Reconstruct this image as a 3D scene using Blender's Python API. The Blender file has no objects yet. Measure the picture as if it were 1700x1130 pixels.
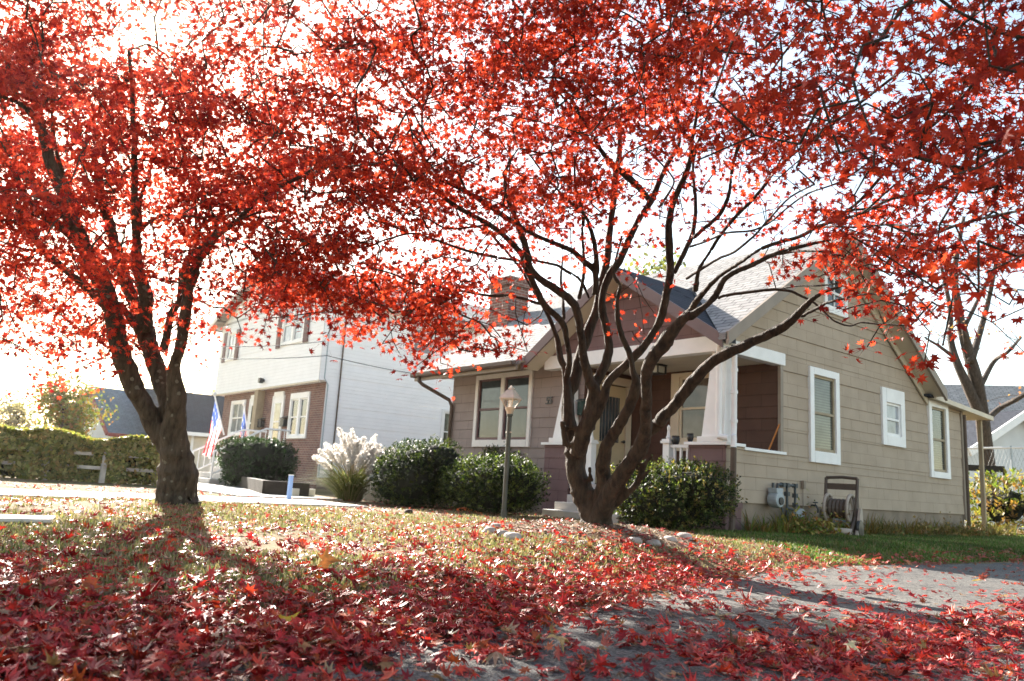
import bpy, math, random
import numpy as np
from mathutils import Vector, Matrix
random.seed(7); RNG = np.random.default_rng(7)
SC = bpy.context.scene
COL = SC.collection
R = math.radians

# ------------------------------------------------------------------ camera
FPX, CX, CY, EYE = 1295.0, 850.0, 565.0, 0.62          # photo is 1700 x 1130
YAW, PITCH, ROLL = R(-51.15), R(10.374), R(3.449)
FWD = np.array([math.sin(YAW)*math.cos(PITCH), math.cos(YAW)*math.cos(PITCH), math.sin(PITCH)])
_r0 = np.array([math.cos(YAW), -math.sin(YAW), 0.0]); _u0 = np.cross(_r0, FWD)
RGT = _r0*math.cos(ROLL) + _u0*math.sin(ROLL)
UPV = -_r0*math.sin(ROLL) + _u0*math.cos(ROLL)
EYEV = np.array([0.0, 0.0, EYE])
cam = bpy.data.cameras.new('camera'); camo = bpy.data.objects.new('camera', cam); COL.objects.link(camo)
cam.sensor_width = 36.0; cam.lens = FPX*36.0/1700.0; cam.clip_end = 3000; cam.clip_start = 0.05
camo.matrix_world = Matrix((( RGT[0], UPV[0], -FWD[0], 0), (RGT[1], UPV[1], -FWD[1], 0), (RGT[2], UPV[2], -FWD[2], EYE), (0, 0, 0, 1)))
cam.dof.use_dof = True; cam.dof.focus_distance = 5.4; cam.dof.aperture_fstop = 3.4
SC.camera = camo

# ------------------------------------------------------------------ sky, sun, exposure
SUND = FWD + RGT*(200-CX)/FPX - UPV*(60-CY)/FPX; SUND /= np.linalg.norm(SUND)
S_EL = math.asin(SUND[2]); S_AZ = math.atan2(SUND[0], SUND[1])
W = bpy.data.worlds.new('World'); SC.world = W; W.use_nodes = True
nt = W.node_tree; nt.nodes.clear()
sky = nt.nodes.new('ShaderNodeTexSky'); sky.sky_type = 'NISHITA'; sky.sun_disc = False
sky.sun_elevation = S_EL; sky.sun_rotation = S_AZ; sky.air_density = 1.0; sky.dust_density = 0.7; sky.ozone_density = 0.6
bg = nt.nodes.new('ShaderNodeBackground'); bg.inputs['Strength'].default_value = 0.09
wo = nt.nodes.new('ShaderNodeOutputWorld')
wbm = nt.nodes.new('ShaderNodeMix'); wbm.data_type = 'RGBA'; wbm.blend_type = 'MULTIPLY'; wbm.inputs[0].default_value = 1.0; wbm.inputs[7].default_value = (1.12, 1.0, .84, 1)   # film balanced warm
nt.links.new(sky.outputs[0], wbm.inputs[6]); nt.links.new(wbm.outputs[2], bg.inputs[0]); nt.links.new(bg.outputs[0], wo.inputs[0])
sl = bpy.data.lights.new('sun', 'SUN'); sl.energy = 5.0; sl.angle = R(0.5); sl.color = (1.0, 0.93, 0.83)
so = bpy.data.objects.new('sun', sl); COL.objects.link(so)
so.rotation_euler = Vector(SUND).to_track_quat('Z', 'Y').to_euler(); so.location = (-30, 5, 20)
SC.view_settings.view_transform = 'Standard'; SC.view_settings.look = 'None'
SC.view_settings.gamma = 1.0; SC.view_settings.use_curve_mapping = False
SC.view_settings.exposure = 2.3
SC.render.engine = 'CYCLES'
SC.cycles.max_bounces = 8; SC.cycles.diffuse_bounces = 3; SC.cycles.transmission_bounces = 5; SC.cycles.transparent_max_bounces = 6

# ------------------------------------------------------------------ projection helpers
def ray(x, y): return FWD + RGT*(x-CX)/FPX - UPV*(y-CY)/FPX
def at(x, y, d): return EYEV + ray(x, y)*d
def onX(x, y, X): v = ray(x, y); return EYEV + v*(X/v[0])
def onY(x, y, Y): v = ray(x, y); return EYEV + v*(Y/v[1])

def sstep(a, b, x):
    t = np.clip((x-a)/(b-a), 0, 1); return t*t*(3-2*t)
EDGE_Y = np.array([-60, 0.4, 2.0, 2.6, 3.3, 4.8, 6.4, 8.0, 11.6, 80.0])
EDGE_X = np.array([-2.8, -2.78, -2.75, -2.9, -3.14, -3.68, -4.0, -4.2, -3.95, -3.9])
def edge_x(y): return np.interp(y, EDGE_Y, EDGE_X)
TL = np.array([-8.47, 2.56]); TR = np.array([-5.41, 5.54])
def ground(x, y):
    x = np.asarray(x, float); y = np.asarray(y, float)
    d = edge_x(y) - x
    h = 0.10*sstep(0.0, 1.1, d)
    lawn = sstep(0.0, 0.6, d)
    h = h + lawn*0.165*np.exp(-(((x-TR[0])**2+(y-TR[1])**2)/(1.35**2)))
    h = h + lawn*0.12*np.exp(-(((x-TL[0])**2+(y-TL[1])**2)/(1.5**2)))
    h = h + lawn*0.012*np.sin(x*2.3+1.1)*np.sin(y*1.9+.4)*np.exp(-((x+5)**2+(y-4)**2)/60)
    return h
def ghit(px, py):
    v = ray(px, py); t = 0.5
    for _ in range(4000):
        p = EYEV + v*t
        if p[2] <= float(ground(p[0], p[1])): break
        t += 0.01 + t*0.0008
    return p

# ------------------------------------------------------------------ object helpers
def tag(o, label=None, cat=None, group=None, kind=None):
    if label: o['label'] = label
    if cat: o['category'] = cat
    if group: o['group'] = group
    if kind: o['kind'] = kind
    return o
def thing(name, label, cat, loc=(0, 0, 0), group=None):
    o = bpy.data.objects.new(name, None); COL.objects.link(o); o.location = [float(c) for c in loc]
    o.empty_display_size = 0.2
    return tag(o, label, cat, group)
def root_of(o):
    l = Vector((0, 0, 0))
    while o is not None:
        l = l + o.location; o = o.parent
    return l

class G:
    "collects vertices and faces in world space"
    def __init__(s): s.v = []; s.f = []; s.uv = {}
    def quad(s, a, b, c, d, uv=None):
        i = len(s.v); s.v += [tuple(a), tuple(b), tuple(c), tuple(d)]
        if uv: s.uv[len(s.f)] = uv
        s.f.append((i, i+1, i+2, i+3))
    def tri(s, a, b, c):
        i = len(s.v); s.v += [tuple(a), tuple(b), tuple(c)]; s.f.append((i, i+1, i+2))
    def hexa(s, p):
        i = len(s.v); s.v += [tuple(q) for q in p]
        for f in ((0, 3, 2, 1), (4, 5, 6, 7), (0, 1, 5, 4), (1, 2, 6, 5), (2, 3, 7, 6), (3, 0, 4, 7)):
            s.f.append(tuple(i+k for k in f))
    def box(s, x0, x1, y0, y1, z0, z1):
        s.hexa([(x0, y0, z0), (x1, y0, z0), (x1, y1, z0), (x0, y1, z0), (x0, y0, z1), (x1, y0, z1), (x1, y1, z1), (x0, y1, z1)])
    def bar(s, a, b, w, h, up=(0, 0, 1)):
        a = np.array(a, float); b = np.array(b, float); d = b-a; d /= np.linalg.norm(d)
        sd = np.cross(d, up); n = np.linalg.norm(sd)
        sd = np.array([1., 0, 0]) if n < 1e-5 else sd/n
        u = np.cross(sd, d); sd = sd*w/2; u = u*h/2
        s.hexa([a-sd-u, a+sd-u, b+sd-u, b-sd-u, a-sd+u, a+sd+u, b+sd+u, b-sd+u])
    def tube(s, pts, rad, n=8, cap=True, wob=0.0):
        pts = np.array(pts, float); m = len(pts)
        rad = np.full(m, rad, float) if np.isscalar(rad) else np.array(rad, float)
        t = np.gradient(pts, axis=0); t /= np.linalg.norm(t, axis=1)[:, None]+1e-9
        u = np.cross(t[0], (0, 0, 1.0))
        if np.linalg.norm(u) < 1e-3: u = np.cross(t[0], (1.0, 0, 0))
        base = len(s.v)
        for i in range(m):
            u = u - t[i]*np.dot(u, t[i]); u /= np.linalg.norm(u)+1e-9
            w = np.cross(t[i], u)
            for k in range(n):
                a = 2*math.pi*k/n
                r = rad[i]*(1+wob*math.sin(3*a+i*1.3)*math.sin(i*.7+a))
                s.v.append(tuple(pts[i] + (u*math.cos(a)+w*math.sin(a))*r))
        for i in range(m-1):
            for k in range(n):
                a = base+i*n+k; b = base+i*n+(k+1) % n
                s.f.append((a, b, b+n, a+n))
        if cap:
            s.f.append(tuple(base+k for k in range(n))[::-1]); s.f.append(tuple(base+(m-1)*n+k for k in range(n)))
    def lathe(s, c, prof, n=16, axis=2):
        base = len(s.v); c = np.array(c, float)
        for r, z in prof:
            for k in range(n):
                a = 2*math.pi*k/n
                q = [math.cos(a)*r, math.sin(a)*r, z]
                if axis == 0: q = [q[2], q[0], q[1]]
                if axis == 1: q = [q[0], q[2], q[1]]
                s.v.append(tuple(c+q))
        for i in range(len(prof)-1):
            for k in range(n):
                a = base+i*n+k; b = base+i*n+(k+1) % n
                s.f.append((a, b, b+n, a+n))
        s.f.append(tuple(base+k for k in range(n))[::-1]); s.f.append(tuple(base+(len(prof)-1)*n+k for k in range(n)))
    def prism(s, poly, d):
        poly = [np.array(p, float) for p in poly]; d = np.array(d, float); i = len(s.v); n = len(poly)
        s.v += [tuple(p) for p in poly]+[tuple(p+d) for p in poly]
        s.f.append(tuple(range(i+n-1, i-1, -1))); s.f.append(tuple(range(i+n, i+2*n)))
        for k in range(n):
            s.f.append((i+k, i+(k+1) % n, i+n+(k+1) % n, i+n+k))
    def build(s, name, mat, parent=None, smooth=False, bevel=0.0):
        me = bpy.data.meshes.new(name)
        off = np.array(root_of(parent)) if parent else np.zeros(3)
        vv = np.array(s.v, float) - off
        me.from_pydata(vv.tolist(), [], s.f)
        uvl = me.uv_layers.new(name='UVMap')
        if s.uv:
            for fi, uv in s.uv.items():
                p = me.polygons[fi]
                for k, li in enumerate(p.loop_indices): uvl.data[li].uv = uv[k]
        me.materials.append(mat)
        if smooth: me.polygons.foreach_set('use_smooth', [True]*len(me.polygons))
        me.update()
        o = bpy.data.objects.new(name, me); COL.objects.link(o)
        if parent: o.parent = parent
        if bevel:
            b = o.modifiers.new('bevel', 'BEVEL'); b.width = bevel; b.segments = 2; b.limit_method = 'ANGLE'; b.angle_limit = R(40)
        return o

def np_mesh(name, verts, faces, mat, parent=None, col=None, nper=3, smooth=False):
    "verts (N,3); faces (M,nper) int; col (N,3)"
    off = np.array(root_of(parent)) if parent else np.zeros(3)
    me = bpy.data.meshes.new(name)
    v = (np.asarray(verts, np.float64)-off).astype(np.float32); f = np.asarray(faces, np.int32)
    me.vertices.add(len(v)); me.vertices.foreach_set('co', v.ravel())
    me.loops.add(f.size); me.loops.foreach_set('vertex_index', f.ravel())
    me.polygons.add(len(f)); me.polygons.foreach_set('loop_start', np.arange(0, f.size, f.shape[1], dtype=np.int32))
    try: me.polygons.foreach_set('loop_total', np.full(len(f), f.shape[1], np.int32))
    except Exception: pass
    if col is not None:
        a = me.attributes.new('Col', 'FLOAT_COLOR', 'POINT')
        c4 = np.ones((len(v), 4), np.float32); c4[:, :3] = col; a.data.foreach_set('color', c4.ravel())
    me.update(calc_edges=True); me.validate()
    if smooth: me.polygons.foreach_set('use_smooth', np.ones(len(me.polygons), bool))
    me.materials.append(mat)
    o = bpy.data.objects.new(name, me); COL.objects.link(o)
    if parent: o.parent = parent
    return o

# ------------------------------------------------------------------ materials
def newmat(name):
    m = bpy.data.materials.new(name); m.use_nodes = True
    n = m.node_tree.nodes; p = n['Principled BSDF']
    return m, m.node_tree, n, p, m.node_tree.links
def M(name, c, rough=0.7, var=0.15, scale=6.0, bump=0.0, bscale=60.0, spec=0.4, metal=0.0, dirt=None):
    m, t, n, p, L = newmat(name)
    p.inputs['Roughness'].default_value = rough; p.inputs['Specular IOR Level'].default_value = spec; p.inputs['Metallic'].default_value = metal
    tc = n.new('ShaderNodeTexCoord')
    if var > 0:
        nz = n.new('ShaderNodeTexNoise'); nz.inputs['Scale'].default_value = scale; nz.inputs['Detail'].default_value = 6
        L.new(tc.outputs['Object'], nz.inputs['Vector'])
        rp = n.new('ShaderNodeValToRGB')
        rp.color_ramp.elements[0].position = .3; rp.color_ramp.elements[1].position = .7
        rp.color_ramp.elements[0].color = (*[x*(1-var) for x in c], 1); rp.color_ramp.elements[1].color = (*[min(1, x*(1+var)) for x in c], 1)
        L.new(nz.outputs['Fac'], rp.inputs[0]); L.new(rp.outputs[0], p.inputs['Base Color'])
    else: p.inputs['Base Color'].default_value = (*c, 1)
    if bump > 0:
        nb = n.new('ShaderNodeTexNoise'); nb.inputs['Scale'].default_value = bscale; nb.inputs['Detail'].default_value = 8
        L.new(tc.outputs['Object'], nb.inputs['Vector'])
        b = n.new('ShaderNodeBump'); b.inputs['Strength'].default_value = bump; b.inputs['Distance'].default_value = 0.02
        L.new(nb.outputs['Fac'], b.inputs['Height']); L.new(b.outputs[0], p.inputs['Normal'])
    return m
def brickmat(name, c1, c2, mortar, bw, bh, ms, rough=0.85, bump=0.4, off=.5, var=0.2, smooth=0.1):
    "brick / shingle pattern driven by the UV map (metres)"
    m, t, n, p, L = newmat(name)
    uv = n.new('ShaderNodeUVMap'); uv.uv_map = 'UVMap'
    br = n.new('ShaderNodeTexBrick'); br.offset = off
    br.inputs['Color1'].default_value = (*c1, 1); br.inputs['Color2'].default_value = (*c2, 1); br.inputs['Mortar'].default_value = (*mortar, 1)
    br.inputs['Scale'].default_value = 1; br.inputs['Brick Width'].default_value = bw; br.inputs['Row Height'].default_value = bh
    br.inputs['Mortar Size'].default_value = ms; br.inputs['Mortar Smooth'].default_value = smooth
    L.new(uv.outputs[0], br.inputs['Vector'])
    nz = n.new('ShaderNodeTexNoise'); nz.inputs['Scale'].default_value = 3.0; nz.inputs['Detail'].default_value = 8
    tc = n.new('ShaderNodeTexCoord'); L.new(tc.outputs['Object'], nz.inputs['Vector'])
    mx = n.new('ShaderNodeMix'); mx.data_type = 'RGBA'; mx.blend_type = 'MULTIPLY'; mx.inputs[0].default_value = 1.0
    rp = n.new('ShaderNodeValToRGB'); rp.color_ramp.elements[0].color = (1-var, 1-var, 1-var, 1); rp.color_ramp.elements[1].color = (1, 1, 1, 1)
    rp.color_ramp.elements[0].position = .3; rp.color_ramp.elements[1].position = .65
    L.new(nz.outputs['Fac'], rp.inputs[0]); L.new(br.outputs['Color'], mx.inputs[6]); L.new(rp.outputs[0], mx.inputs[7])
    L.new(mx.outputs[2], p.inputs['Base Color']); p.inputs['Roughness'].default_value = rough; p.inputs['Specular IOR Level'].default_value = .08
    n2 = n.new('ShaderNodeTexNoise'); n2.inputs['Scale'].default_value = 90; L.new(tc.outputs['Object'], n2.inputs['Vector'])
    ma = n.new('ShaderNodeMath'); ma.operation = 'MULTIPLY_ADD'; ma.inputs[1].default_value = -1.0
    L.new(br.outputs['Fac'], ma.inputs[0]); L.new(n2.outputs['Fac'], ma.inputs[2])
    b = n.new('ShaderNodeBump'); b.inputs['Strength'].default_value = bump; b.inputs['Distance'].default_value = 0.01
    L.new(ma.outputs[0], b.inputs['Height']); L.new(b.outputs[0], p.inputs['Normal'])
    return m
def leafmat(name, gain=(1.7, 2.2, 1.3), trans=.5, rough=.45, spec=.35, blotch=(.72, .72, .72)):
    "thin leaf: colour per leaf, light passes through"
    m, t, n, p, L = newmat(name)
    a = n.new('ShaderNodeAttribute'); a.attribute_name = 'Col'
    tc = n.new('ShaderNodeTexCoord'); nz = n.new('ShaderNodeTexNoise'); nz.inputs['Scale'].default_value = 38; nz.inputs['Detail'].default_value = 3; L.new(tc.outputs['Object'], nz.inputs['Vector'])
    rp = n.new('ShaderNodeValToRGB'); rp.color_ramp.elements[0].position = .36; rp.color_ramp.elements[1].position = .62; rp.color_ramp.elements[0].color = (*blotch, 1); rp.color_ramp.elements[1].color = (1.08, 1.08, 1.08, 1); L.new(nz.outputs['Fac'], rp.inputs[0])
    bm_ = n.new('ShaderNodeMix'); bm_.data_type = 'RGBA'; bm_.blend_type = 'MULTIPLY'; bm_.inputs[0].default_value = 1; L.new(a.outputs['Color'], bm_.inputs[6]); L.new(rp.outputs[0], bm_.inputs[7])
    L.new(bm_.outputs[2], p.inputs['Base Color']); p.inputs['Roughness'].default_value = rough; p.inputs['Specular IOR Level'].default_value = spec
    tr = n.new('ShaderNodeBsdfTranslucent')
    mul = n.new('ShaderNodeMix'); mul.data_type = 'RGBA'; mul.blend_type = 'MULTIPLY'; mul.inputs[0].default_value = 1; mul.inputs[7].default_value = (*gain, 1)
    L.new(bm_.outputs[2], mul.inputs[6]); L.new(mul.outputs[2], tr.inputs['Color'])
    ms = n.new('ShaderNodeMixShader'); ms.inputs[0].default_value = trans
    L.new(p.outputs[0], ms.inputs[1]); L.new(tr.outputs[0], ms.inputs[2]); L.new(ms.outputs[0], n['Material Output'].inputs[0])
    return m
def barkmat(name, dark, light, lichen=None, lamt=.0):
    m, t, n, p, L = newmat(name)
    tc = n.new('ShaderNodeTexCoord'); mp = n.new('ShaderNodeMapping'); mp.inputs['Scale'].default_value = (9, 9, 2.5)
    L.new(tc.outputs['Object'], mp.inputs[0])
    nz = n.new('ShaderNodeTexNoise'); nz.inputs['Scale'].default_value = 2.2; nz.inputs['Detail'].default_value = 9; nz.inputs['Roughness'].default_value = .65
    L.new(mp.outputs[0], nz.inputs['Vector'])
    rp = n.new('ShaderNodeValToRGB'); rp.color_ramp.elements[0].position = .35; rp.color_ramp.elements[1].position = .68
    rp.color_ramp.elements[0].color = (*dark, 1); rp.color_ramp.elements[1].color = (*light, 1)
    L.new(nz.outputs['Fac'], rp.inputs[0]); out = rp.outputs[0]
    if lichen:
        vo = n.new('ShaderNodeTexVoronoi'); vo.inputs['Scale'].default_value = 10; vo.inputs['Randomness'].default_value = 1
        L.new(tc.outputs['Object'], vo.inputs['Vector'])
        n3 = n.new('ShaderNodeTexNoise'); n3.inputs['Scale'].default_value = 30; n3.inputs['Detail'].default_value = 4; L.new(tc.outputs['Object'], n3.inputs['Vector'])
        ad = n.new('ShaderNodeMath'); ad.operation = 'MULTIPLY_ADD'; ad.inputs[1].default_value = .3; L.new(n3.outputs['Fac'], ad.inputs[0]); L.new(vo.outputs['Distance'], ad.inputs[2])
        r2 = n.new('ShaderNodeValToRGB'); r2.color_ramp.elements[0].position = lamt; r2.color_ramp.elements[1].position = lamt+.05
        r2.color_ramp.elements[0].color = (1, 1, 1, 1); r2.color_ramp.elements[1].color = (0, 0, 0, 1); L.new(ad.outputs[0], r2.inputs[0])
        mx = n.new('ShaderNodeMix'); mx.data_type = 'RGBA'; L.new(r2.outputs[0], mx.inputs[0]); L.new(out, mx.inputs[6]); mx.inputs[7].default_value = (*lichen, 1)
        out = mx.outputs[2]
    L.new(out, p.inputs['Base Color']); p.inputs['Roughness'].default_value = .8; p.inputs['Specular IOR Level'].default_value = .3
    b = n.new('ShaderNodeBump'); b.inputs['Strength'].default_value = .9; b.inputs['Distance'].default_value = .05
    m2 = n.new('ShaderNodeMapping'); m2.inputs['Scale'].default_value = (34, 34, 7); L.new(tc.outputs['Object'], m2.inputs[0])
    nf = n.new('ShaderNodeTexNoise'); nf.inputs['Scale'].default_value = 1.6; nf.inputs['Detail'].default_value = 6; L.new(m2.outputs[0], nf.inputs['Vector'])
    sm = n.new('ShaderNodeMath'); sm.operation = 'MULTIPLY_ADD'; sm.inputs[1].default_value = .5; L.new(nf.outputs['Fac'], sm.inputs[0]); L.new(nz.outputs['Fac'], sm.inputs[2])
    L.new(sm.outputs[0], b.inputs['Height']); L.new(b.outputs[0], p.inputs['Normal'])
    return m
def glassmat(name, c, rough=.04):
    m, t, n, p, L = newmat(name)
    tc = n.new('ShaderNodeTexCoord'); nz = n.new('ShaderNodeTexNoise'); nz.inputs['Scale'].default_value = 2.2; nz.inputs['Detail'].default_value = 3
    L.new(tc.outputs['Object'], nz.inputs['Vector'])
    rp = n.new('ShaderNodeValToRGB'); rp.color_ramp.elements[0].position = .38; rp.color_ramp.elements[1].position = .66
    rp.color_ramp.elements[0].color = (*[x*.5 for x in c], 1); rp.color_ramp.elements[1].color = (*c, 1)
    L.new(nz.outputs['Fac'], rp.inputs[0]); L.new(rp.outputs[0], p.inputs['Base Color'])
    p.inputs['Roughness'].default_value = rough; p.inputs['Specular IOR Level'].default_value = .5
    b = n.new('ShaderNodeBump'); b.inputs['Strength'].default_value = .03; L.new(nz.outputs['Fac'], b.inputs['Height']); L.new(b.outputs[0], p.inputs['Normal'])
    return m
def blindmat(name, c):
    m = glassmat(name, c); t = m.node_tree; n = t.nodes; L = t.links; p = n['Principled BSDF']
    src = p.inputs['Base Color'].links[0].from_socket
    tc = n.new('ShaderNodeTexCoord'); wv = n.new('ShaderNodeTexWave'); wv.bands_direction = 'Z'; wv.inputs['Scale'].default_value = 6.5; wv.inputs['Distortion'].default_value = .6; wv.inputs['Detail Scale'].default_value = .6
    L.new(tc.outputs['Object'], wv.inputs['Vector'])
    rp = n.new('ShaderNodeValToRGB'); rp.color_ramp.elements[0].color = (.55, .55, .55, 1); rp.color_ramp.elements[1].color = (1.1, 1.1, 1.08, 1); L.new(wv.outputs['Color'], rp.inputs[0])
    mx = n.new('ShaderNodeMix'); mx.data_type = 'RGBA'; mx.blend_type = 'MULTIPLY'; mx.inputs[0].default_value = 1; L.new(src, mx.inputs[6]); L.new(rp.outputs[0], mx.inputs[7]); L.new(mx.outputs[2], p.inputs['Base Color'])
    return m
def groundmat(name):
    m, t, n, p, L = newmat(name)
    tc = n.new('ShaderNodeTexCoord')
    def noise(sc, d=6):
        z = n.new('ShaderNodeTexNoise'); z.inputs['Scale'].default_value = sc; z.inputs['Detail'].default_value = d; L.new(tc.outputs['Object'], z.inputs['Vector']); return z
    a = noise(.7); b_ = noise(9); c = noise(45, 8)
    r1 = n.new('ShaderNodeValToRGB'); e = r1.color_ramp.elements
    e[0].position = .38; e[0].color = (.30, .22, .14, 1); e[1].position = .66; e[1].color = (.15, .14, .06, 1)
    L.new(a.outputs['Fac'], r1.inputs[0])
    r2 = n.new('ShaderNodeValToRGB'); e = r2.color_ramp.elements
    e[0].position = .35; e[0].color = (.45, .45, .45, 1); e[1].position = .7; e[1].color = (1.25, 1.2, 1.1, 1)
    L.new(c.outputs['Fac'], r2.inputs[0])
    mx = n.new('ShaderNodeMix'); mx.data_type = 'RGBA'; mx.blend_type = 'MULTIPLY'; mx.inputs[0].default_value = 1
    L.new(r1.outputs[0], mx.inputs[6]); L.new(r2.outputs[0], mx.inputs[7]); L.new(mx.outputs[2], p.inputs['Base Color'])
    p.inputs['Roughness'].default_value = .95; p.inputs['Specular IOR Level'].default_value = .1
    bu = n.new('ShaderNodeBump'); bu.inputs['Strength'].default_value = .8; bu.inputs['Distance'].default_value = .03; L.new(c.outputs['Fac'], bu.inputs['Height']); L.new(bu.outputs[0], p.inputs['Normal'])
    return m
def asphaltmat(name):
    m, t, n, p, L = newmat(name)
    tc = n.new('ShaderNodeTexCoord')
    vo = n.new('ShaderNodeTexVoronoi'); vo.inputs['Scale'].default_value = 95; L.new(tc.outputs['Object'], vo.inputs['Vector'])
    n1 = n.new('ShaderNodeTexNoise'); n1.inputs['Scale'].default_value = 1.3; n1.inputs['Detail'].default_value = 7; L.new(tc.outputs['Object'], n1.inputs['Vector'])
    sp = n.new('ShaderNodeSeparateColor'); L.new(vo.outputs['Color'], sp.inputs[0])
    r1 = n.new('ShaderNodeValToRGB'); e = r1.color_ramp.elements; e[0].position = .1; e[0].color = (.046, .044, .041, 1); e[1].position = 1; e[1].color = (.185, .177, .162, 1)
    L.new(sp.outputs[0], r1.inputs[0])
    r2 = n.new('ShaderNodeValToRGB'); e = r2.color_ramp.elements; e[0].position = .3; e[0].color = (.7, .7, .72, 1); e[1].position = .7; e[1].color = (1.15, 1.13, 1.1, 1)
    L.new(n1.outputs['Fac'], r2.inputs[0])
    mx = n.new('ShaderNodeMix'); mx.data_type = 'RGBA'; mx.blend_type = 'MULTIPLY'; mx.inputs[0].default_value = 1
    L.new(r1.outputs[0], mx.inputs[6]); L.new(r2.outputs[0], mx.inputs[7]); ck = n.new('ShaderNodeTexVoronoi'); ck.feature = 'DISTANCE_TO_EDGE'; ck.inputs['Scale'].default_value = .55
    wv = n.new('ShaderNodeTexNoise'); wv.inputs['Scale'].default_value = 2.5; wv.inputs['Detail'].default_value = 6; L.new(tc.outputs['Object'], wv.inputs['Vector'])
    av = n.new('ShaderNodeVectorMath'); av.operation = 'MULTIPLY_ADD'; av.inputs[1].default_value = (.5, .5, .5); L.new(wv.outputs['Color'], av.inputs[0]); L.new(tc.outputs['Object'], av.inputs[2]); L.new(av.outputs[0], ck.inputs['Vector'])
    r3 = n.new('ShaderNodeValToRGB'); e = r3.color_ramp.elements; e[0].position = .003; e[0].color = (.3, .3, .3, 1); e[1].position = .012; e[1].color = (1, 1, 1, 1); L.new(ck.outputs['Distance'], r3.inputs[0])
    m3 = n.new('ShaderNodeMix'); m3.data_type = 'RGBA'; m3.blend_type = 'MULTIPLY'; m3.inputs[0].default_value = 1; L.new(mx.outputs[2], m3.inputs[6]); L.new(r3.outputs[0], m3.inputs[7])
    L.new(m3.outputs[2], p.inputs['Base Color']); p.inputs['Roughness'].default_value = .8; p.inputs['Specular IOR Level'].default_value = .3
    bu = n.new('ShaderNodeBump'); bu.inputs['Strength'].default_value = .8; bu.inputs['Distance'].default_value = .006; L.new(vo.outputs['Distance'], bu.inputs['Height']); L.new(bu.outputs[0], p.inputs['Normal'])
    return m

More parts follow.
